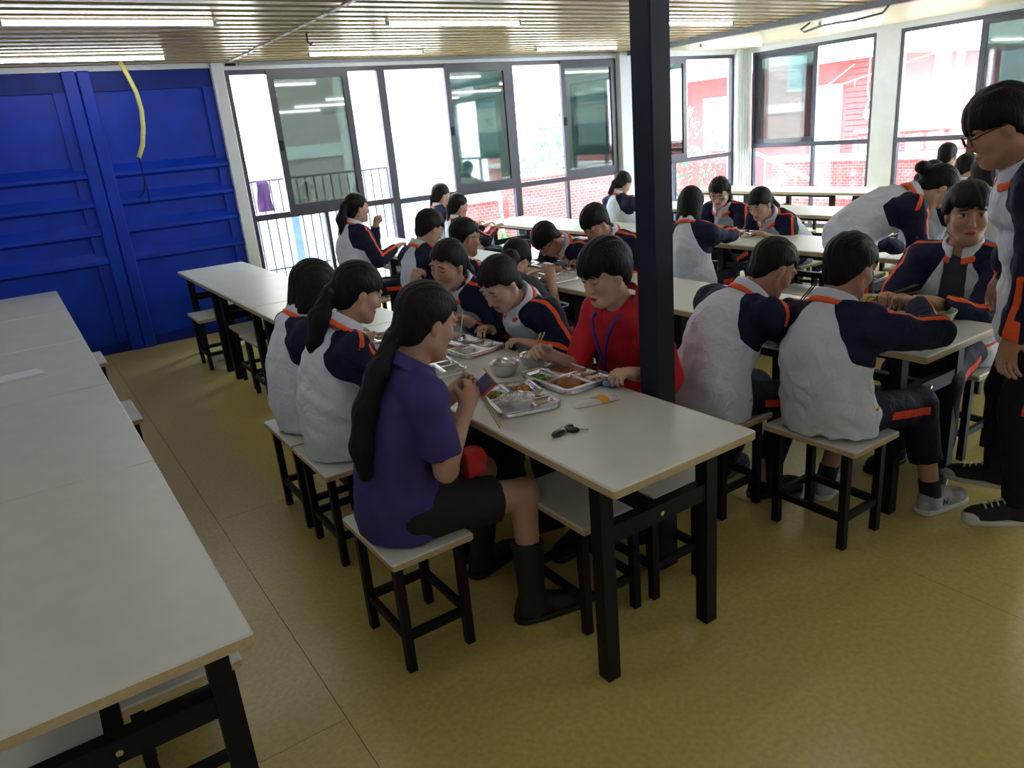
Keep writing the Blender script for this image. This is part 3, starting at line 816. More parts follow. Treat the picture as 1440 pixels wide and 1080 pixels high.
        for q, (off, ln) in enumerate(((.029, .070), (.010, .078), (-.010, .072), (-.028, .056))):
            p0 = Wr+fd*.083*g+th*off*g; dr = fd; ang = 0
            for sg, fr in enumerate((.42, .33, .25)):
                ang += cu*(.55 if sg == 0 else 1)
                dr = fd*math.cos(ang)+pn*math.sin(ang)
                p1 = p0+dr*ln*fr*g*1.15
                pr.append(Cone(p0, p1, (.0088-.0007*sg)*g, (.0081-.0007*sg)*g, .004)); p0 = p1
        t0 = Wr+fd*.022*g+th*.026*g; t1 = t0+nrm(fd*.7+th*.6+pn*.35)*.042*g; t2 = t1+nrm(fd*.85+th*.05+pn*.55)*.032*g
        pr += [Cone(t0, t1, .0135*g, .0105*g, .012), Cone(t1, t2, .0102*g, .0085*g, .004)]
        c = Wr+fd*.08; hand_boxes.append((c-.10, c+.10))
    # legs
    legd = []
    for i, s in enumerate((1, -1)):
        hp_ = pel+R*s*.085
        ft = feet[i]
        if ft is None: ft = pel+F*.36+R*s*.10; ft = A([ft[0], ft[1], 0])
        ft = A([ft[0], ft[1], (ft[2] if len(ft) > 2 else 0)+.085])
        kn, an = ik_chain(hp_, ft, .41, .40, F*1.0+U*.8)
        fdr = nrm(A([F[0]+.25*s*R[0], F[1]+.25*s*R[1], 0]))
        legd.append((hp_, kn, an, fdr, s))
        pr += [Cone(hp_, kn, .078*bulk, .054*bulk, .04), Cone(kn, an, .052*bulk, .034, .02), Cone(an-fdr*.03-U*.045, an+fdr*.13-U*.055, .030, .026, .02)]
    me_org = A([pel[0], pel[1], 0.0])
    root = empty('person', tuple(me_org))
    tag(root, label, cat, None)
    if near: fine += hand_boxes if near > 1 else []
    hfine = {0: .0085, 1: .0055, 2: .0045}[near]; hc = {0: .016, 1: .013, 2: .012}[near]
    def carve(X, Y, Z, D):
        for so in sockets:
            d = so(X, Y, Z); h = np.maximum(.012-np.abs(D+d), 0)/.012
            D = np.maximum(D, -d)+h*h*.003
        for li in lids: D = smin(D, li(X, Y, Z), .004)
        return D
    headlim = .19*hs
    def battr(V):
        q = V-head; hl = np.stack([q@hr, q@hf, q@hu], 1)/hs
        far = np.zeros(len(V), bool)
        dh = np.min([p(V[:, 0], V[:, 1], V[:, 2]) for p in head_pr], 0)
        far = dh > .02
        hl[far] = (9, 9, 9)
        return {'hl': hl}
    body = sdf_mesh('body', pr, skin or (SK_DOWN), root, hc, fine, hfine, carve, battr, org=me_org)
    # --- garment for the upper body
    hj = {0: .014, 1: .011, 2: .009}[near]
    off = .020
    ext = nrm(C[0]-C[1])
    seat = pel[2]-.085
    low = C[0]+A([0, 0, -.075]) if pel[2] < .7 else C[0]+ext*.10
    C2 = np.vstack([low, C]); rt2 = np.vstack([rts[0], rts])
    if top in ('uniform',):
        t2 = A([-.1, *ts])
        rx2 = np.interp(t2, [-.1, 0, .2, .42, .68, .86, .95, 1], A([.172, .178, .172, .160, .170, .146, .098, .072])*w_)
        ry2 = np.interp(t2, [-.1, 0, .2, .42, .68, .86, .95, 1], A([.138, .145, .142, .132, .136, .112, .085, .066])*bulk)
    else:
        rx2 = np.interp(A([-.1, *ts]), [-.1, 0, .2, .42, .68, .86, .95, 1], A([.170, .172, .165, .148, .160, .142, .095, .070])*w_)
        ry2 = np.interp(A([-.1, *ts]), [-.1, 0, .2, .42, .68, .86, .95, 1], A([.132, .132, .128, .118, .126, .104, .080, .063])*bulk)
    if top == 'purple': rx2[:3] *= 1.06; ry2[:4] *= A([1.15, 1.15, 1.10, 1.05])
    jl = Loft(C2, rt2, rx2, ry2, .03, True)
    jp = [jl]; sleeves = []
    for i, (S, E_, Wr, fd, s) in enumerate(arms):
        sh0 = C[-1]-top_dir*.035+RS*s*.035
        c0 = Cone(sh0, S, .056, .066*bulk, .04)
        if top == 'uniform':
            ch = [c0, Cone(S, E_, .072*bulk, .058*bulk, .035), Cone(E_, Wr-fd*.005, .057*bulk, .040, .03, True)]
        else:
            m_ = S+(E_-S)*(.82 if top == 'red' else .78)
            ch = [c0, Cone(S, m_, .064*bulk, .066*bulk, .03, True)]
            if top == 'red': ch = [c0, Cone(S, E_, .062*bulk, .058*bulk, .03), Cone(E_, E_+fd*.03, .058, .058, .02, True)]
        jp += ch; sleeves.append((ch, S, E_, Wr, fd, s, sh0))
    amp = .0085 if top == 'uniform' else .006
    def jpost(X, Y, Z, D):
        D = D+wrinkle(X, Y, Z, seed, amp, 22)+wrinkle(X, Y, Z, seed+50, amp*.45, 60)
        dn = neck(X, Y, Z)
        if opened:
            q = jl.coords(X, Y, Z); D = np.where((q[2] > .0), np.maximum(D, .075-.03*q[3]-np.abs(q[1])), D)
        return np.maximum(D, -(Z-seat-.004)) if pel[2] < .7 else D
    nd0 = nrm(base-N)
    def jattr(V):
        X, Y, Z = V[:, 0], V[:, 1], V[:, 2]
        dt, lx, lf, t = jl.coords(X, Y, Z)
        nav = np.full(len(V), -.2)
        stp = np.full(len(V), 9.)
        for ch, S, E_, Wr, fd, s, sh0 in sleeves:
            da = np.min([c(X, Y, Z) for c in ch[1:]], 0)
            K = N-nd0*.005+RS*s*.052; Up = S-top_dir*.135-RS*s*.015
            pf = nrm(np.cross(RS, top_dir)); n1 = nrm(np.cross(pf, Up-K)); n1 = n1 if n1@RS*s > 0 else -n1
            hgt = (V-Up)@top_dir
            nav = np.maximum(nav, (V-K)@n1-2.5*np.maximum(0, -hgt))
            nav = np.maximum(nav, np.clip(dt-da-.016, -.2, .2))
            pts = [sh0, S, E_, Wr]
            out = nrm(RS*s*.55+U*.75+F*.25)
            bd = np.full(len(V), 9.); cur = np.full(len(V), 9.)
            for a_, b_ in zip(pts[:-1], pts[1:]):
                ba = b_-a_; L_ = np.linalg.norm(ba)+1e-9; u = ba/L_; tt = np.clip((V-a_)@u/L_, 0, 1); rel = V-a_-np.outer(tt*L_, u)
                o2 = nrm(out-u*(out@u)); n2 = np.cross(u, o2)
                dd = np.linalg.norm(rel, axis=1); cc = np.where(rel@o2 > 0, np.abs(rel@n2), 9.)
                w = dd < bd; bd = np.where(w, dd, bd); cur = np.where(w, cc, cur)
            stp = np.where(bd < .10, np.minimum(stp, cur), stp)
        # pocket piping at the hip
        pk = np.abs((t-.16)*.55+(np.abs(lf)-.06)*.35)
        stp = np.where((np.abs(lx) > .10) & (lf > .02) & (t < .25), np.minimum(stp, pk*1.6), stp)
        return {'nav': nav, 'stp': stp}
    if top == 'uniform':
        sdf_mesh('jacket', jp, M_JACKET, root, hj, (), hj, jpost, jattr, org=me_org)
        if opened:
            tl = Loft(C2, rt2, rx2*.93, ry2*.93, .03, True)
            sdf_mesh('t_shirt', [tl], M_TEE, root, hj, (), hj, lambda X, Y, Z, D: np.maximum(D+wrinkle(X, Y, Z, 9, .003, 30), -(Z-seat-.006)), None, org=me_org)
    else:
        sdf_mesh('shirt', jp, {'purple': M_PURPLE, 'red': M_RED}.get(top, M_TEE), root, hj, (), hj, jpost, None, org=me_org)
    # collar: leaning cone shell round the neck
    nd = nrm(base-N+hu*.0); fwd = nrm(F-nd*(F@nd)); rgt = np.cross(fwd, nd)
    def ring(z0, z1, r0, r1, th, gap, name, m_, tilt=.35):
        def f(X, Y, Z):
            px, py, pz = X-N[0], Y-N[1], Z-N[2]
            a = px*nd[0]+py*nd[1]+pz*nd[2]; lf = px*fwd[0]+py*fwd[1]+pz*fwd[2]; lr = px*rgt[0]+py*rgt[1]+pz*rgt[2]
            a2 = a+tilt*(lf)
            rr = np.sqrt(lr**2+(lf*1.02)**2); tt = np.clip((a2-z0)/(z1-z0), 0, 1)
            d = np.abs(rr-(r0+(r1-r0)*tt))-th
            d = np.maximum(d, np.abs(a2-(z0+z1)/2)-(z1-z0)/2)
            return np.maximum(d, np.minimum(lf, gap-np.abs(lr))) if gap else d
        return sdf_mesh(name, [Fn(f, N-.17, N+.17, 0)], m_, root, .006 if near else .009, (), .006, None, None, org=me_org)
    if top == 'uniform':
        co = ring(-.005, .040, .082, .072, .008, .020, 'collar', M_COLLAR)
        ring(-.022, .002, .094, .084, .009, .024, 'collar_band', M_ORANGE)
    elif top in ('purple', 'red'):
        ring(-.018, .028, .092, .075, .007, .030, 'collar', M_PURPLE if top == 'purple' else M_RED)
    # --- legs
    tp = []
    if legs != 'skirt': tp.append(Ell(pel-U*.005, A([R, F, U]), A([.150*w_, .112, .088]), .03))
    else: tp.append(Ell(pel-U*.005, A([R, F, U]), A([.140*w_, .112, .085]), .03))
    endt = {'trousers': 1.0, 'cropped': .62, 'skirt': 0}[legs]
    for (hp_, kn, an, fdr, s) in legd:
        if legs == 'skirt':
            tp.append(Cone(hp_, hp_+(kn-hp_)*.74, .092, .084, .07, True))
        else:
            tp += [Cone(hp_+(kn-hp_)*.12, kn, .084*bulk, .072*bulk, .05), Cone(kn, kn+(an-kn)*endt, .073*bulk, .058 if endt == 1 else .066, .03, True)]
    def lattr(V):
        stp = np.full(len(V), 9.)
        for (hp_, kn, an, fdr, s) in legd:
            for a_, b_ in ((hp_, kn),):
                ba = b_-a_; L_ = np.linalg.norm(ba); u = ba/L_; tt = (V-a_)@u/L_; rel = V-a_-np.outer(np.clip(tt, 0, 1)*L_, u)
                o = nrm(R*s-u*(R*s@u)); n2 = np.cross(u, o)
                ok = (rel@o > .03) & (np.linalg.norm(rel, axis=1) < .11) & (tt > (.35 if b_ is kn else -.05)) & (tt < (.95 if b_ is kn else .45))
                stp = np.where(ok, np.minimum(stp, np.abs(rel@n2)), stp)
        return {'nav': np.zeros(len(V)), 'stp': stp}
    def tpost(X, Y, Z, D):
        D = D+wrinkle(X, Y, Z, seed+9, .004, 26)
        if pel[2] < .7:
            rr = (X-pel[0])**2+(Y-pel[1])**2
            D = np.where(rr < .06, np.maximum(D, -(Z-seat-.003)), D)
        return np.maximum(D, -(Z-.012))
    tt_ = sdf_mesh('skirt' if legs == 'skirt' else 'trousers', tp, M_SKIRT if legs == 'skirt' else M_TROUS, root, hj+.001, (), hj, tpost, lattr, org=me_org)
    # --- shoes
    for (hp_, kn, an, fdr, s) in legd:
        z0 = an[2]-.085
        sr = nrm(np.cross(fdr, U)); RM = A([sr, fdr, U])
        c = an+fdr*.045; c = A([c[0], c[1], z0])
        sp = [Ell(c+fdr*.075+U*.034, RM, A([.044, .085, .040]), .03), Ell(c-fdr*.06+U*.04, RM, A([.036, .055, .055]), .03), Cone(c-fdr*.05+U*.05, c+fdr*.02+U*.055, .037, .034, .03)]
        if shoe == 'boot': sp.append(Cone(an-U*.03, an+(kn-an)*.55, .046, .060, .03, True))
        elif shoe == 'hightop': sp.append(Cone(an-U*.04, an+U*.05, .046, .046, .02, True))
        else: sp.append(Cone(an-U*.05, an-U*.015, .042, .042, .02, True))
        def spost(X, Y, Z, D, z0=z0): return np.maximum(D, -(Z-z0-.012))
        ms = {'dark': M_SHOE, 'boot': M_BOOT, 'sneaker': M_SHOEG, 'hightop': M_CANVAS}[shoe]
        so = sdf_mesh('boot' if shoe == 'boot' else 'shoe', sp, ms, root, .010 if not near else .007, (), .007, spost, (lambda V: {'nav': np.zeros(len(V)), 'stp': np.full(len(V), 9.)}), org=me_org)
        # sole
        def solef(X, Y, Z, c=c, sr=sr, fdr=fdr, z0=z0):
            px, py = X-c[0], Y-c[1]; lf = px*fdr[0]+py*fdr[1]; lr = px*sr[0]+py*sr[1]
            w = .043+.006*np.sin((lf+.1)*14); d = np.sqrt((np.maximum(np.abs(lf-.022)-.10, 0))**2+lr**2)-w
            return np.maximum(d, np.maximum(z0-Z, Z-z0-.024))
        sdf_mesh('sole', [Fn(solef, A([*c[:2], z0])-A([.2, .2, .02]), A([*c[:2], z0])+A([.2, .2, .05]), 0)], M_RUBBER if shoe in ('sneaker', 'hightop') else M_BOOT, so, .010 if not near else .006, (), .006, org=me_org)
        if shoe == 'hightop':
            sdf_mesh('toe_cap', [Ell(c+fdr*.122+U*.028, RM, A([.041, .041, .030]), 0)], M_RUBBER, so, .006, (), .006, spost, None, org=me_org)
        if shoe in ('hightop', 'sneaker'):
            b = MB()
            for q in range(5):
                p = c+fdr*(.085-.022*q)+U*(.076+.0075*q); b.tube([tuple(p-sr*.022-U*.006-me_org), tuple(p+U*.004-me_org), tuple(p+sr*.022-U*.006-me_org)], .0035, 6)
            b.build('laces', M_RUBBER, so, True)
        if shoe == 'sneaker' and legs == 'cropped':
            MB().tube([tuple(an-U*.03-me_org), tuple(an+(kn-an)*.16-me_org)], .043, 14).build('sock', M_SOCK, root, True)
    # --- hair
    hm = M_HAIRB if hair in ('bun',) else M_HAIR
    dn = 1.0
    thick = {'short': .006, 'fluffy': .013, 'crew': -.003}.get(hair, .002)
    cap = Ell(H(0, -.014, .036), HR, hs*A([.084+thick, .104+thick, .094+thick]), 0)
    hp2 = [cap]
    lowback = {'short': -.092, 'crew': -.085, 'fluffy': -.088}.get(hair, -.09)
    nape = Ell(H(0, -.052, -.045), HR, hs*A([.060, .046, .062]), 0)
    extra = []
    if tail is not None:
        pts = [A(p, float) for p in tail['pts']]; rs = tail['r']
        for p, q, r0, r1 in zip(pts[:-1], pts[1:], rs[:-1], rs[1:]): extra.append(Cone(p, q, r0, r1, .02))
    if hair == 'bob':
        for s in (-1, 1): extra += [Cone(H(s*.066, -.02, .03), H(s*.068, -.03, -.105), .028*hs, .022*hs, .03)]
        extra += [Cone(H(0, -.075, .02), H(0, -.065, -.12), .050*hs, .042*hs, .03), Cone(H(.045, -.055, .0), H(.05, -.055, -.12), .035, .03, .03), Cone(H(-.045, -.055, .0), H(-.05, -.055, -.12), .035, .03, .03)]
    if hair == 'bun': extra += [Ell(H(0, -.125, .035), HR, hs*A([.045, .042, .045]), .015)]
    cap.lo = np.minimum(cap.lo, nape.lo); cap.hi = np.maximum(cap.hi, nape.hi)
    lo = np.minimum(cap.lo, np.min([e.lo for e in extra], 0)) if extra else cap.lo; hi = np.maximum(cap.hi, np.max([e.hi for e in extra], 0)) if extra else cap.hi
    def hairf(X, Y, Z):
        px, py, pz = X-head[0], Y-head[1], Z-head[2]
        lx = (px*hr[0]+py*hr[1]+pz*hr[2])/hs; ly = (px*hf[0]+py*hf[1]+pz*hf[2])/hs; lz = (px*hu[0]+py*hu[1]+pz*hu[2])/hs
        d = smin(cap(X, Y, Z), nape(X, Y, Z), .03)
        line = np.interp(ly, [-.12, -.06, -.028, -.008, .022, .045, .075, .12], [lowback, lowback, lowback*.75, -.012, .012, fringe+.006, fringe, fringe])
        line = line+.006*np.sin(lx*160+ly*40+seed)*(ly > .03)
        if hair in ('pony', 'bun', 'longpony'): line = line+.02*(ly > .03)*np.clip(1-np.abs(lx)/.06, 0, 1)
        if hair in ('short', 'crew', 'fluffy'): d = d+(.016 if hair == 'crew' else .013)*np.clip(1-(lz-line)/.05, 0, 1)**2*(ly < .045)
        d = np.maximum(d, (line-lz)*hs*.9)
        for e in extra: d = smin(d, e(X, Y, Z), e.k)
        d = d+.0016*np.sin(lx*240+3*np.sin(lz*30))*(1 if near else .5)
        if hair == 'fluffy': d = d+.0025*np.sin(lx*120+seed+20*ly)*np.sin(lz*45+8*lx)
        if hair == 'short' or hair == 'crew': d = d+.002*np.sin(lx*150+seed+30*lz)*np.sin(ly*60)
        return d
    sdf_mesh('hair', [Fn(hairf, lo, hi, 0)], hm, root, .0075 if not near else .0055, (), .005, None, None, org=me_org)
    if tail is not None and tail.get('tie'):
        p = pts[tail.get('tie_at', 1)]; d_ = nrm(pts[tail.get('tie_at', 1)+1]-pts[tail.get('tie_at', 1)-1]) 
        r0 = rs[tail.get('tie_at', 1)]*1.05
        MB().tube([tuple(p-d_*.008-me_org), tuple(p+d_*.008-me_org)], r0+.004, 12).build('hair_tie', mat('hair_tie_dark', (.02, .02, .025), .6), root, True)
    if glasses:
        b = MB()
        for s in (-1, 1):
            ring_ = []
            for q in range(17):
                t = 2*math.pi*q/16; cx, sz = math.cos(t), math.sin(t)
                ex = abs(cx)**.6*math.copysign(1, cx); ez = abs(sz)**.6*math.copysign(1, sz)
                ring_.append(tuple(H(s*.034+ex*.025, .108-.010*abs(s*.034+ex*.025)/.06, .004+ez*.018)-me_org))
            b.tube(ring_, .0022, 6, cap=False)
            b.tube([tuple(H(s*.058, .098, .010)-me_org), tuple(H(s*.082, .03, .012)-me_org), tuple(H(s*.082, -.02, .006)-me_org)], .0022, 6)
        b.tube([tuple(H(-.010, .108, .008)-me_org), tuple(H(.010, .108, .008)-me_org)], .002, 6)
        b.build('glasses', M_GLASSES, root, True)
    return root, dict(H=H, arms=arms, N=N, C=C, F=F, R=R, org=me_org, legd=legd)
# ------------------------------------------------------------------ the people in the photograph
SH = .535   # hip-joint height of someone sitting on a stool
def tailpts(head, yaw, pts, r, tie=True, at=1): return dict(pts=pts, r=r, tie=tie, tie_at=at)
# central table, left side
woman_p, DP = person('woman in purple shirt and black skirt holding a phone on the front stool', (.88, 2.13, SH), (1.035, 2.09, 1.15), 0, hyaw=3, hpitch=24, hands=((1.165, 2.075, .885), (1.205, 2.19, .875)),
    feet=((1.25, 1.95), (1.27, 2.33)), hair='longpony', top='purple', legs='skirt', shoe='boot', near=2, curl=(55, 50), elb=(A([-.35, -.25, -1]), A([-.3, .2, -1])), palm=((0, .9, -.2), (0, -.8, .3)), fringe=.05, seed=3, slouch=.05,
    tail=dict(pts=[(.955, 2.08, 1.16), (.905, 2.075, 1.13), (.835, 2.06, 1.04), (.77, 2.05, .93), (.735, 2.04, .82), (.73, 2.035, .73)], r=[.042, .024, .035, .038, .036, .022], tie=True))
girl_a, D2 = person('uniformed girl with a ponytail seated next to the woman in purple', (.96, 2.93, SH), (1.14, 2.90, 1.125), 0, hyaw=-4, hpitch=26, hands=((1.33, 2.92, .83), (1.33, 3.08, .82)), near=1, seed=5, fringe=.03,
    tail=dict(pts=[(1.06, 2.90, 1.16), (1.02, 2.90, 1.15), (.955, 2.89, 1.06), (.915, 2.885, .96), (.895, 2.88, .90)], r=[.045, .028, .042, .034, .010], tie=True))
girl_b, D3 = person('uniformed girl with loose shoulder-length hair beside the ponytailed girl', (.96, 3.37, SH), (1.11, 3.35, 1.10), 0, hyaw=5, hpitch=24, hands=((1.34, 3.35, .82), (1.34, 3.5, .82)), hair='bob', near=1, seed=8)
# central table, right side
woman_r, D4 = person('short-haired woman in red shirt eating rice behind the navy column', (2.085, 2.33, SH), (1.875, 2.19, 1.15), 180, hyaw=176, hpitch=20, hands=((1.625, 2.335, .875), (1.775, 1.995, .812)), hair='fluffy', top='red', skin=SK_FAIR, near=2,
    curl=(50, 60), elb=(A([.5, .3, -1]), A([.5, -.05, -1])), fringe=.034, seed=11, palm=((0, -.6, -.6), (0, .2, -1)))
girl_c, D5 = person('uniformed girl with a hair bun looking down at her tray', (2.12, 2.95, SH), (1.80, 2.84, 1.05), 185, hyaw=190, hpitch=36, hands=((1.80, 3.02, .81), (1.80, 2.72, .80)), hair='bun', near=1, seed=12, fringe=.05, skin=SK_FAIR)
girl_d, D6 = person('smiling uniformed girl facing left with a hand at her mouth', (2.12, 3.47, SH), (1.81, 3.33, 1.09), 185, hyaw=196, hpitch=16, hroll=8, hands=((1.655, 3.41, 1.05), (1.70, 3.08, .88)), near=1, seed=13, fringe=.05, curl=(70, 60), palm=((.9, 0, .2), None),
    elb=(A([.3, .6, -1]), None), tail=dict(pts=[(1.88, 3.36, 1.12), (1.92, 3.37, 1.11), (1.96, 3.40, 1.02), (1.97, 3.41, .95)], r=[.04, .026, .036, .012], tie=True))
# the row behind the column
boy_a, _ = person('boy in glasses facing right in front of the two far window girls', (2.40, 4.16, SH), (2.40, 4.15, 1.092), 0, hyaw=-6, hpitch=14, hands=((2.85, 4.10, .81), (2.85, 4.28, .81)), sex='m', hair='crew', glasses=True, seed=14, skin=SK_TAN)
boy_b, _ = person('boy with short hair and white-backed jacket left of the boy in glasses', (2.38, 4.72, SH), (2.43, 4.68, 1.115), 0, hyaw=4, hpitch=30, hands=((2.85, 4.62, .81), (2.85, 4.85, .81)), sex='m', hair='short', seed=15)
girl_e, _ = person('ponytailed girl eating alone in front of the first window', (2.40, 6.02, SH), (2.53, 6.17, 1.195), 5, hyaw=0, hpitch=8, hands=((2.80, 5.95, .87), (2.68, 6.12, 1.10)), seed=16, fringe=.045,
    elb=(None, A([.2, .4, -1])), curl=(50, 70), tail=dict(pts=[(2.45, 6.165, 1.235), (2.41, 6.16, 1.23), (2.36, 6.14, 1.12), (2.335, 6.12, 1.0)], r=[.045, .028, .045, .014], tie=True))
girl_f, _ = person('farther of the two girls facing right by the second window', (3.95, 7.15, SH), (4.00, 7.34, 1.115), 0, hpitch=15, hands=((4.32, 7.1, .80), (4.32, 7.3, .80)), seed=17,
    tail=dict(pts=[(3.92, 7.34, 1.13), (3.89, 7.34, 1.11), (3.86, 7.34, .98)], r=[.04, .026, .02], tie=False))
girl_g, _ = person('nearer of the two girls facing right by the second window', (3.90, 6.68, SH), (3.87, 6.76, 1.035), 0, hpitch=15, hands=((4.28, 6.65, .80), (4.28, 6.85, .80)), seed=18,
    tail=dict(pts=[(3.79, 6.76, 1.06), (3.76, 6.76, 1.04), (3.73, 6.75, .86)], r=[.045, .03, .022], tie=False))
boy_c, _ = person('boy in glasses bent low over his tray at the table behind', (3.64, 4.28, SH), (3.13, 4.27, .96), 182, hyaw=184, hpitch=58, hands=((3.02, 4.44, .82), (3.02, 4.08, .80)), sex='m', hair='short', glasses=True, skin=SK_TAN, seed=19, slouch=.10)
boy_d, _ = person('short-haired boy facing left just behind the woman in red', (3.66, 3.80, SH), (3.29, 3.92, 1.07), 180, hyaw=182, hpitch=38, hands=((3.2, 4.05, .81), (3.2, 3.72, .80)), sex='m', hair='short', seed=20, skin=SK_TAN)
boy_e, _ = person('mostly hidden diner bent low behind the girl with the bun', (2.40, 3.64, SH), (2.58, 3.86, .94), 20, hyaw=20, hpitch=50, hands=((2.79, 3.79, .83), (2.78, 3.98, .81)), sex='m', hair='short', top='dark', seed=21, slouch=.1)
# right part
boy_f, D19 = person('tanned boy with cropped hair hunched over a white bowl', (2.375, 2.09, SH), (2.60, 1.965, 1.07), -8, hyaw=-22, hpitch=36, hands=((2.965, 2.035, .845), (2.93, 2.22, .82)), sex='m', hair='crew', skin=SK_TAN, near=1, seed=22, slouch=.08, feet=((2.60, 1.99), (2.62, 2.24)), bulk=1.06, curl=(60, 40),
    elb=(A([-.2, -.6, -1]), None))
boy_g, D20 = person('boy on a stool with his white back turned to the camera', (2.55, 1.64, SH), (2.625, 1.635, 1.10), 2, hyaw=-8, hpitch=22, hands=((3.02, 1.60, .90), (3.00, 1.86, .83)), feet=((2.99, 1.42), (2.80, 1.80)), sex='m', hair='short', legs='cropped', shoe='sneaker', near=2, seed=23, skin=SK_TAN,
    elb=(A([0, -1, -.35]), A([0, .8, -.6])), curl=(55, 45), bulk=1.05, palm=((.2, .8, -.4), None))
girl_h, _ = person('standing girl with tied hair bending forward over the fourth row', (3.94, 2.46, .93), (4.32, 2.20, 1.205), -35, hyaw=-30, hpitch=62, hands=((4.42, 2.22, .80), (4.55, 2.42, .80)), feet=((3.90, 2.36), (3.95, 2.58)), near=1, seed=24, slouch=.07,
    tail=dict(pts=[(4.29, 2.23, 1.295), (4.265, 2.245, 1.32), (4.24, 2.25, 1.325)], r=[.035, .03, .034], tie=False))
boy_h, D22 = person('boy in open jacket and grey shirt looking left across the table', (3.70, 1.74, SH), (3.585, 1.675, 1.175), 190, hyaw=216, hpitch=2, hands=((3.20, 1.80, .86), (3.22, 1.66, .86)), sex='m', hair='fluffy', skin=SK_TANO, near=2, seed=25, opened=True, bulk=1.08, curl=(65, 65), fringe=.042, hs=1.08)
boy_i, D23 = person('standing boy in glasses at the right edge looking down at the table', (3.06, 1.13, .93), (2.765, 1.225, 1.58), 122, hyaw=128, hpitch=26, hands=((3.35, 1.42, .86), (2.83, 1.14, .74)), feet=((3.30, 1.30), (3.07, 1.115)), sex='m', hair='short', glasses=True, shoe='hightop', skin=SK_TAN, near=2, seed=26,
    slouch=.02, curl=(45, 35), elb=(None, A([.3, -.5, -.2])), fringe=.02)
girl_i, _ = person('girl seen from behind at the fifth row past the standing boy', (5.72, 2.55, SH), (5.65, 2.55, 1.165), 25, hpitch=20, hands=((6.2, 2.6, .8), (6.15, 2.85, .8)), seed=27, hair='bob')
boy_j, _ = person('dark-haired pupil farthest right near the windows', (7.38, 3.62, SH), (7.28, 3.64, 1.145), 10, hpitch=25, hands=((7.8, 3.5, .8), (7.8, 3.75, .8)), sex='m', hair='crew', seed=28)
boy_k, _ = person('pupil with lowered head just before the farthest right one', (7.30, 3.18, SH), (7.12, 3.38, 1.05), 10, hyaw=-20, hpitch=30, hands=((7.8, 3.2, .8), (7.8, 3.4, .8)), sex='m', hair='short', seed=29)
girl_j, _ = person('ponytailed pupil in white mostly hidden behind the bending girl', (5.72, 2.99, SH), (5.76, 2.97, 1.11), 15, hpitch=20, hands=((6.2, 3.0, .8), (6.2, 3.2, .8)), seed=30,
    tail=dict(pts=[(5.68, 2.95, 1.13), (5.64, 2.94, 1.10), (5.60, 2.92, .95), (5.59, 2.92, .86)], r=[.045, .03, .045, .015], tie=False))
girl_k, _ = person('girl with her back to the column eating at the fourth row', (4.10, 3.78, SH), (4.14, 3.845, 1.095), 18, hyaw=25, hpitch=22, hands=((4.72, 3.86, .82), (4.70, 4.10, .81)), near=0, seed=31, hair='bob')
girl_l, _ = person('bespectacled girl with chin-length hair facing the camera', (5.50, 4.50, SH), (5.14, 4.45, 1.06), 190, hyaw=208, hpitch=22, hands=((4.98, 4.55, .81), (4.92, 4.28, .81)), near=1, seed=32, hair='bob', glasses=True, skin=SK_FAIR)
girl_m, _ = person('ponytailed girl facing left at the fourth row', (5.46, 3.92, SH), (4.98, 3.90, .995), 180, hyaw=182, hpitch=30, hands=((4.86, 4.06, .81), (4.84, 3.78, .80)), near=1, seed=33, skin=SK_FAIR,
    tail=dict(pts=[(5.06, 3.90, 1.03), (5.10, 3.90, 1.03), (5.15, 3.89, .95), (5.17, 3.88, .88)], r=[.04, .026, .04, .014], tie=True))
girl_n, _ = person('small ponytailed girl leaning at the fifth row left of the column top', (5.72, 6.25, SH), (5.66, 6.25, 1.068), 5, hpitch=34, hands=((6.2, 6.15, .8), (6.2, 6.4, .8)), seed=34,
    tail=dict(pts=[(5.58, 6.25, 1.10), (5.54, 6.25, 1.09), (5.48, 6.25, .99)], r=[.04, .026, .03], tie=False))
print('SPINES', STATS)
# ------------------------------------------------------------------ trays, bowls, food and small things
TW, TL = .118, .162
COMP = [(-.150, -.012, -.105, .010), (.004, .150, -.105, -.012), (.004, .150, .002, .105), (-.150, -.082, .024, .105), (-.070, -.010, .024, .105)]
def make_tray():
    t = empty('food_tray'); nu, nv = 74, 54; v = []; f = []
    def ss(x): x = min(max(x, 0), 1); return x*x*(3-2*x)
    for i in range(nu+1):
        for j in range(nv+1):
            u = -TL+2*TL*i/nu; w = -TW+2*TW*j/nv
            h = .024
            for a, b, c, d in COMP:
                q = min(u-a, b-u, w-c, d-w)
                h = min(h, .024-.021*ss(q/.014+.0))
            e = min(TL-abs(u), TW-abs(w)); h = min(h, .024*ss(e/.006)+.012*(1-ss(e/.006)))
            if e < 1e-6: h = .002
            # rounded corners
            cx, cy = max(abs(u)-(TL-.04), 0), max(abs(w)-(TW-.04), 0); L_ = math.hypot(cx, cy)
            if L_ > .04: k = .04/L_; u = math.copysign(TL-.04+cx*k, u); w = math.copysign(TW-.04+cy*k, w)
            v.append((w, u, h))
    for i in range(nu):
        for j in range(nv): f.append((i*(nv+1)+j, (i+1)*(nv+1)+j, (i+1)*(nv+1)+j+1, i*(nv+1)+j+1))
    mesh_obj('pan', [(x, y, z) for x, y, z in v], [q[::-1] for q in f], M_STEEL, t, True)
    b = MB(); ring = []
    for k in range(41):
        a = 2*math.pi*k/40; c, s = math.cos(a), math.sin(a)
        ring.append((math.copysign(TW-.04, c)+.04*c, math.copysign(TL-.04, s)+.04*s, .020))
    b.tube(ring, .0042, 6, cap=False).build('rolled_rim', M_STEEL, t, True)
    return t
TR0 = make_tray()
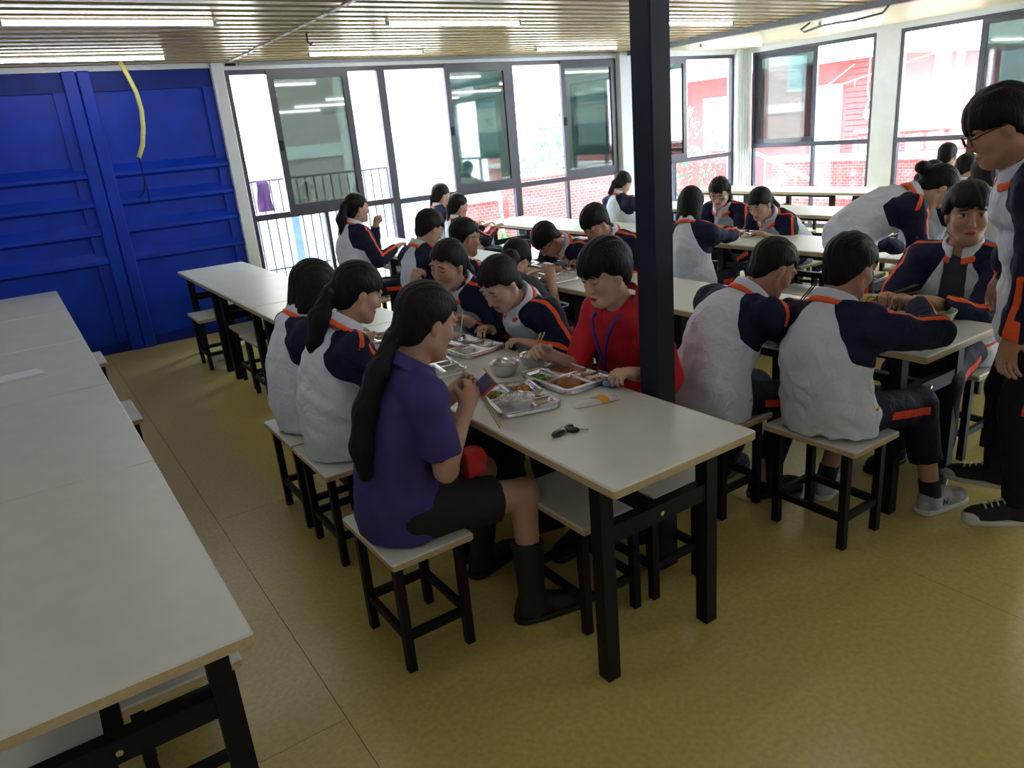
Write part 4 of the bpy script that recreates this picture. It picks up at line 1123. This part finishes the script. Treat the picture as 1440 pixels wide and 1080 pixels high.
FC = {'rice': (.80, .80, .76), 'green': (.12, .26, .03), 'lightgreen': (.32, .44, .10), 'brown': (.30, .11, .03), 'orange': (.60, .22, .03), 'red': (.33, .05, .02), 'yellow': (.55, .36, .06), 'pale': (.5, .42, .28), 'dark': (.05, .03, .03)}
OCT = [(1, 0, 0), (-1, 0, 0), (0, 1, 0), (0, -1, 0), (0, 0, 1), (0, 0, -1), (.6, .6, .5), (-.6, .6, .5), (-.6, -.6, .5), (.6, -.6, .5), (.6, .6, -.5), (-.6, .6, -.5), (-.6, -.6, -.5), (.6, -.6, -.5)]
OF = [(4, 0, 6), (4, 6, 2), (4, 2, 7), (4, 7, 1), (4, 1, 8), (4, 8, 3), (4, 3, 9), (4, 9, 0), (0, 10, 6), (6, 10, 2), (2, 11, 7), (7, 11, 1), (1, 12, 8), (8, 12, 3), (3, 13, 9), (9, 13, 0), (5, 10, 0), (5, 2, 10), (5, 11, 2), (5, 1, 11), (5, 12, 1), (5, 3, 12), (5, 13, 3), (5, 0, 13)]
FS = [0]
def food(name, loc, rx, ry, hgt, cols, n, size, label, rz=0, cat='food'):
    FS[0] += 1; rr = random.Random(FS[0]); v = []; f = []; fm = []
    for k in range(n):
        a = rr.random()*6.283; q = rr.random()**.55
        x, y = rx*q*math.cos(a), ry*q*math.sin(a); z = hgt*(1-q*q)*rr.uniform(.5, 1.0)
        M_ = Matrix.Rotation(rr.random()*6.3, 3, 'Z') @ Matrix.Rotation(rr.uniform(-.7, .7), 3, 'X')
        s = (size*rr.uniform(.7, 1.5), size*rr.uniform(.4, .8), size*rr.uniform(.3, .6)); b = len(v)
        for o in OCT:
            p = M_ @ Vector((o[0]*s[0], o[1]*s[1], o[2]*s[2])); v.append((x+p.x, y+p.y, max(.0005, z+p.z)))
        f += [tuple(b+i for i in t) for t in OF]; mi = rr.randrange(len(cols)); fm += [mi]*len(OF)
    # a base so that no tray floor shows through the heap
    b = len(v); n2 = 18
    for k in range(n2): v.append((rx*.95*math.cos(6.283*k/n2), ry*.95*math.sin(6.283*k/n2), .001))
    v.append((0, 0, hgt*.75))
    for k in range(n2): f.append((b+k, b+(k+1) % n2, b+n2)); fm.append(0)
    o = mesh_obj(name, v, f, [mat('food_'+c, FC[c], .45, var=.25, scale=120) for c in cols], None, True, fm)
    o.location = loc; o.rotation_euler = (0, 0, rz); tag(o, label, cat, None, 'stuff')
    return o
def comp(tr, k, dz=.004):
    a, b, c, d = COMP[k]; M_ = Matrix.Rotation(tr.rotation_euler.z, 3, 'Z')
    return tuple(tr.location+M_ @ Vector(((c+d)/2, (a+b)/2, dz))), (d-c)/2*.78, (b-a)/2*.78
def tray(x, y, rz, label): return put(TR0, (x, y, .7503), label, 'tray', 'steel food trays', math.radians(rz))
def fill(tr, spec, who):
    for k, cols, n, size, hgt, what in spec:
        p, rx, ry = comp(tr, k); food('food_heap', p, rx, ry, hgt, cols, n, size, '%s in %s' % (what, who), tr.rotation_euler.z)
tr1 = tray(1.415, 2.185, -14, 'compartment steel tray under the rice bowl of the woman in purple')
fill(tr1, [(1, ['green', 'lightgreen', 'brown'], 60, .010, .016, 'chopped green vegetables'), (2, ['red', 'orange', 'lightgreen'], 60, .010, .016, 'red and green stir-fry'), (4, ['brown', 'dark'], 30, .009, .012, 'dark braised bits')], 'the purple-shirted woman\'s tray')
tr2 = tray(1.685, 2.235, 0, 'compartment steel tray with fried cutlet before the woman in red')
fill(tr2, [(2, ['brown', 'red'], 50, .009, .014, 'shredded brown meat'), (3, ['red', 'lightgreen'], 40, .009, .014, 'red and green vegetables'), (4, ['orange', 'yellow', 'green'], 50, .009, .016, 'orange fried egg and greens')], 'the red-shirted woman\'s tray')
p, rx, ry = comp(tr2, 0)
sdf_mesh('fried_cutlet', [Fn(lambda X, Y, Z: Ell((p[0], p[1], p[2]+.014), np.eye(3), A([.044, .058, .014]), 0)(X, Y, Z)+.002*np.sin(X*400)*np.sin(Y*370)+.003*np.sin(X*90+1)*np.sin(Y*70), A(p)-.08, A(p)+.08, 0)], mat('fried_crumb', (.36, .13, .025), .6, col2=(.24, .07, .015), scale=140, bump=.5, bscale=250), None, .0035)
tag(bpy.data.objects['fried_cutlet'], 'golden brown fried cutlet lying in the red-shirted woman\'s tray', 'food')
p, rx, ry = comp(tr2, 1); food('food_heap', p, rx*.8, ry*.8, .012, ['green', 'lightgreen'], 30, .010, 'green leaves beside the fried cutlet')
tr3 = tray(1.655, 2.955, 6, 'compartment steel tray before the girl with the bun')
fill(tr3, [(0, ['rice'], 160, .007, .030, 'white rice'), (1, ['brown', 'orange'], 50, .010, .016, 'brown stew'), (3, ['dark', 'green'], 30, .009, .012, 'dark greens')], 'the bun girl\'s tray')
tr4 = tray(1.375, 2.80, -8, 'compartment steel tray beside the ponytailed girl next to purple shirt')
fill(tr4, [(1, ['green', 'yellow', 'brown'], 60, .010, .018, 'green and yellow vegetables'), (0, ['rice'], 140, .007, .026, 'white rice'), (2, ['red', 'orange'], 40, .009, .014, 'red stew')], 'the ponytailed girl\'s tray')
tr5 = tray(1.39, 3.36, 0, 'compartment steel tray before the loose-haired girl')
fill(tr5, [(0, ['rice'], 120, .007, .026, 'white rice'), (1, ['brown', 'green'], 40, .010, .016, 'brown stew and greens')], 'the loose-haired girl\'s tray')
tr6 = tray(1.64, 3.42, 5, 'compartment steel tray before the smiling girl')
fill(tr6, [(0, ['rice'], 120, .007, .026, 'white rice'), (1, ['orange', 'red'], 40, .010, .016, 'orange stew')], 'the smiling girl\'s tray')
tr7 = tray(3.20, 4.44, 0, 'steel tray under the face of the boy bent low')
fill(tr7, [(0, ['rice'], 90, .008, .026, 'white rice')], 'the bent boy\'s tray')
tr8 = tray(3.19, 4.02, 4, 'steel tray left of the boy behind the woman in red')
fill(tr8, [(0, ['yellow', 'orange'], 70, .010, .03, 'yellow noodles'), (1, ['pale', 'brown'], 40, .009, .014, 'pale stew')], 'the tray behind the red woman')
tr9 = tray(2.925, 3.95, -4, 'steel tray before the mostly hidden diner')
fill(tr9, [(0, ['rice'], 90, .008, .026, 'white rice')], 'the hidden diner\'s tray')
tr10 = tray(4.93, 4.05, 3, 'steel tray before the ponytailed girl facing left')
fill(tr10, [(0, ['pale', 'brown'], 80, .009, .022, 'pale stew')], 'the left-facing girl\'s tray')
tr11 = tray(4.86, 4.44, -3, 'steel tray before the bespectacled girl')
fill(tr11, [(0, ['rice'], 80, .008, .022, 'white rice')], 'the bespectacled girl\'s tray')
tr12 = tray(3.0, 6.02, 0, 'steel tray before the girl at the first window')
fill(tr12, [(0, ['rice'], 80, .008, .022, 'white rice'), (1, ['red', 'pale'], 40, .009, .014, 'red stew')], 'the first-window girl\'s tray')
tr13 = tray(4.68, 2.28, 20, 'steel tray under the hands of the bending girl')
# bowls
def bowl(x, y, z, r, h, m, label, thick=.003, name='bowl'):
    prof = [(.001, .003), (r*.52, .003), (r*.75, h*.22), (r*.93, h*.6), (r, h), (r+.004, h+.001), (r+.002, h-.003), (r*.90, h*.55), (r*.72, h*.2), (r*.5, 0), (.001, 0)]
    b = MB().lathe(prof[::-1], 36).build(name, m, None, True); b.location = (x, y, z); tag(b, label, 'bowl')
    return b
M_WB = mat('white_ceramic', (.62, .63, .66), .25, coat=.3); M_GB = mat('pale_green_ceramic', (.50, .58, .44), .25, coat=.3)
bowl(1.35, 2.085, .756, .060, .052, M_STEEL, 'steel rice bowl standing on the tray of the woman in purple')
food('rice', (1.35, 2.085, .795), .053, .053, .022, ['rice'], 260, .005, 'white rice in the bowl of the woman in purple', 0, 'rice')
bowl(1.555, 2.475, .7502, .062, .056, M_STEEL, 'shiny steel bowl of soup between the two front trays')
so_ = MB().lathe([(.001, .038), (.054, .038)], 30).build('soup', mat('clear_broth', (.30, .34, .22), .1), None, True); so_.location = (1.555, 2.475, .7502); tag(so_, 'pale green broth inside the middle steel bowl', 'soup')
bowl(1.705, 2.475, .7502, .062, .056, M_STEEL, 'steel rice bowl under the hand of the woman in red')
food('rice', (1.705, 2.475, .788), .054, .054, .024, ['rice'], 260, .005, 'white rice in the bowl of the woman in red', 0, 'rice')
bowl(2.99, 2.15, .7502, .085, .070, M_WB, 'white ceramic bowl before the tanned boy')
bowl(3.26, 1.915, .7502, .092, .070, M_GB, 'pale green bowl of yellow noodles at the end of the row')
food('noodles', (3.26, 1.915, .800), .078, .078, .026, ['yellow', 'orange', 'pale'], 160, .011, 'yellow noodles in the pale green bowl')
bowl(3.215, 1.60, .7502, .088, .068, M_GB, 'pale green soup bowl nearest the standing boy')
so_ = MB().lathe([(.001, .050), (.080, .050)], 30).build('soup', mat('green_broth', (.40, .46, .26), .12), None, True); so_.location = (3.215, 1.60, .7502); tag(so_, 'greenish soup in the bowl nearest the standing boy', 'soup')
def stick(a, b, m, label, grp):
    a, b = Vector(a), Vector(b); o = MB().tube([(0, 0, 0), tuple(b-a)], [.0022, .0033], 8).build('chopstick', m, None, True); o.location = a; tag(o, label, 'chopstick', grp)
M_WOOD = mat('pale_bamboo', (.55, .42, .20), .6); M_DKW = mat('brown_wood', (.10, .05, .03), .5)
for d in (0, .012): stick((1.212+d, 1.995, .7535), (1.205+d*.6, 2.095, .865), M_WOOD, 'pale bamboo chopstick in the hand of the woman in purple', 'purple-shirted woman\'s chopsticks')
for d in (0, .014): stick((1.665+d, 2.43, .815), (1.60+d*1.4, 2.265, .955), M_WOOD, 'pale bamboo chopstick held over rice by the woman in red', 'red-shirted woman\'s chopsticks')
for d in (0, .012): stick((2.99, 2.12+d, .80), (2.955, 2.00+d, .93), M_DKW, 'dark chopstick held by the tanned boy', 'tanned boy\'s chopsticks')
for d in (0, .012): stick((3.215+d, 1.86, .825), (3.03+d, 1.58, .935), M_DKW, 'brown chopstick held by the boy with his back turned', 'back-turned boy\'s chopsticks')
for d in (0, .012): stick((3.19, 1.86+d, .825), (3.30, 1.72+d, .90), M_DKW, 'brown chopstick held by the boy in grey shirt', 'grey-shirted boy\'s chopsticks')
sp_ = MB().tube([(0, 0, 0), (.03, .02, .06), (.05, .04, .12)], .004, 8); sp_.lathe([(.001, -.004), (.016, 0), (.019, .005)], 14); sp_ = sp_.build('spoon', M_STEEL, None, True); sp_.location = (1.66, 3.02, .785); tag(sp_, 'steel spoon in the tray of the girl with the bun', 'spoon')
sp_ = MB().tube([(0, 0, 0), (.05, .01, .012), (.12, .02, .02)], .004, 8); sp_.lathe([(.001, -.004), (.016, 0), (.019, .005)], 14); sp_ = sp_.build('spoon', M_STEEL, None, True); sp_.location = (2.80, 3.79, .80); tag(sp_, 'steel spoon in the hand of the hidden diner', 'spoon')
# phone
ph = empty('phone', (1.225, 2.095, .893)); ph.rotation_euler = (math.radians(10), math.radians(-38), math.radians(-20))
box('case', (-.033, .033, -.066, .066, -.005, .004), mat('red_case', (.45, .02, .04), .4), ph, bev=.003)
box('screen', (-.029, .029, -.060, .060, .004, .0048), mat('phone_glass', (.05, .05, .14), .08), ph)
box('screen_bar', (-.029, .029, .028, .060, .0048, .0052), mat('phone_white', (.55, .57, .66), .2), ph)
tag(ph, 'phone in a red case held by the woman in purple', 'phone')
pu = sdf_mesh('red_pouch', [Fn(lambda X, Y, Z: np.maximum(np.maximum(np.abs(X-1.13)-.03, np.abs(Y-2.06)-.02), np.abs(Z-.635)-.04)-.008+.003*np.sin(X*90)*np.sin(Z*80), (1.03, 1.97, .55), (1.23, 2.15, .77), 0)], mat('red_cloth', (.6, .02, .03), .7), None, .006)
tag(pu, 'small red cloth pouch on the lap of the woman in purple', 'pouch')
# keys
ky = empty('car_keys', (1.35, 1.80, .7503))
def fob(name, x, y, rz, a, b):
    v_ = MB().lathe([(.001, 0), (.7, .0), (1, .4), (.9, .8), (.001, 1)], 20); v_.v = [(p[0]*a, p[1]*b, p[2]*.014) for p in v_.v]
    o = v_.build(name, mat('black_plastic', (.012, .012, .015), .35), ky, True); o.location = (x, y, 0); o.rotation_euler = (0, 0, rz)
fob('remote_fob', -.028, .012, .3, .032, .018); fob('key_head', .022, .0, -.9, .024, .017); fob('key_head', .028, .026, .3, .020, .014)
MB().tube([(.036, -.012, .006), (.062, -.034, .004)], .0035, 6).build('key_blade', M_STEEL, ky)
MB().tube([(.012*math.cos(a)+.002, .012*math.sin(a)+.022, .012) for a in [k*.45 for k in range(15)]], .0015, 6).build('key_ring', M_STEEL, ky)
tag(ky, 'bunch of black car keys near the front edge of the central table', 'keys')
pk = empty('tissue_packet', (1.60, 1.955, .7503), math.radians(-18))
def pillow(x0, x1, w, h, m, nm):
    v = []; f = []; n = 12
    for i in range(n+1):
        for j in range(9):
            u = i/n; t = j/8; e = (4*u*(1-u))**.35*(4*t*(1-t))**.4 if 0 < u < 1 and 0 < t < 1 else 0
            v.append((x0+(x1-x0)*u, w*(t-.5), .002+h*e+.0025*math.sin(9*u+7*t)*e))
    for i in range(n):
        for j in range(8): f.append((i*9+j, (i+1)*9+j, (i+1)*9+j+1, i*9+j+1))
    return mesh_obj(nm, v, f, m, pk, True)
pillow(-.085, .03, .062, .016, mat('clear_wrapper', (.62, .60, .62), .15, coat=.5), 'wrapper'); pillow(.005, .05, .060, .019, mat('orange_label', (.75, .36, .02), .4), 'label_band'); pillow(.045, .09, .05, .008, MATS['clear_wrapper'], 'wrapper_end')
tag(pk, 'clear tissue packet with an orange band on the central table', 'packet')
bc = sdf_mesh('blue_cloth', [Fn(lambda X, Y, Z: np.maximum(Ell((1.755, 2.04, .768), np.eye(3), A([.032, .030, .020]), 0)(X, Y, Z)+.005*np.sin(X*130+Y*60)*np.sin(Y*140), .7505-Z), (1.70, 1.98, .74), (1.81, 2.10, .81), 0)], mat('pale_blue_cloth', (.16, .24, .42), .8), None, .004)
tag(bc, 'crumpled pale blue cloth by the hand of the woman in red', 'cloth')
# lanyard of the woman in red
o_ = D4['org']; Cc = D4['C']; Ff = D4['F']; Rr = D4['R']
MB_ = MB()
for s in (-1, 1):
    pts = [D4['N']+Rr*s*.072+A([0, 0, .02]), Cc[7]+Ff*.115+Rr*s*.065, Cc[6]+Ff*.142+Rr*s*.045, Cc[5]+Ff*.150+Rr*s*.025, Cc[4]+Ff*.150+Rr*s*.01, Cc[3]+Ff*.148]
    MB_.tube([tuple(p-o_) for p in pts], .007, 6)
MB_.build('lanyard', mat('violet_strap', (.07, .03, .35), .6), woman_r, True)
bq = Cc[3]+Ff*.155-o_
bd = box('badge', (bq[0]-.004, bq[0]+.004, bq[1]-.03, bq[1]+.03, bq[2]-.085, bq[2]), mat('badge_grey', (.35, .36, .42), .3), woman_r, bev=.002)
MB().tube([tuple(D4['arms'][1][2]+D4['arms'][1][3]*.095-o_+A([0, 0, .0]))]+[tuple(D4['arms'][1][2]+D4['arms'][1][3]*.102-o_)], .0105, 12).build('finger_ring', M_STEEL, woman_r, True) if False else None
# lettering on the grey shirt and the sneaker
def text_part(txt, size, loc, rot, m, parent, name):
    cu = bpy.data.curves.new(name, 'FONT'); cu.body = txt; cu.size = size; cu.extrude = .0008; cu.align_x = 'CENTER'; cu.align_y = 'CENTER'
    o = bpy.data.objects.new(name, cu); COL.objects.link(o); dg = bpy.context.evaluated_depsgraph_get()
    me = bpy.data.meshes.new_from_object(o.evaluated_get(dg)); bpy.data.objects.remove(o); me.materials.append(m)
    q = link(name, me, parent); q.matrix_local = Matrix.Translation(loc) @ rot.to_4x4(); return q
hp_, kn_, an_, fd_, s_ = D20['legd'][0]; sr_ = nrm(np.cross(fd_, A([0, 0, 1.]))); U_ = A([0, 0, 1.])
Rt = Matrix((Vector(fd_), Vector(U_), Vector(sr_))).transposed()
text_part('N', .042, Vector(an_+fd_*.035+sr_*.0445-U_*.035-D20['org']), Rt, M_BLACK, boy_g, 'shoe_letter')
# paper pad, cup
pp = empty('paper_stack', (-.10, 4.34, .7503), math.radians(8))
for k in range(5): box('sheet', (-.16+.004*k, .075-.003*k, -.075+.003*(k % 3), .065, .003*k, .003*k+.0028), mat('white_paper', (.66, .70, .78), .7), pp)
tag(pp, 'small stack of white paper on the left-edge table row', 'paper')
cu_ = MB().lathe([(.001, .0), (.026, 0), (.036, .085), (.037, .087), (.034, .085), (.025, .004), (.001, .004)][::-1], 24).build('paper_cup', mat('brown_paper', (.36, .24, .15), .7), None, True); cu_.location = (3.22, 4.90, .7503); tag(cu_, 'brown paper cup standing left of the bent boy', 'cup')
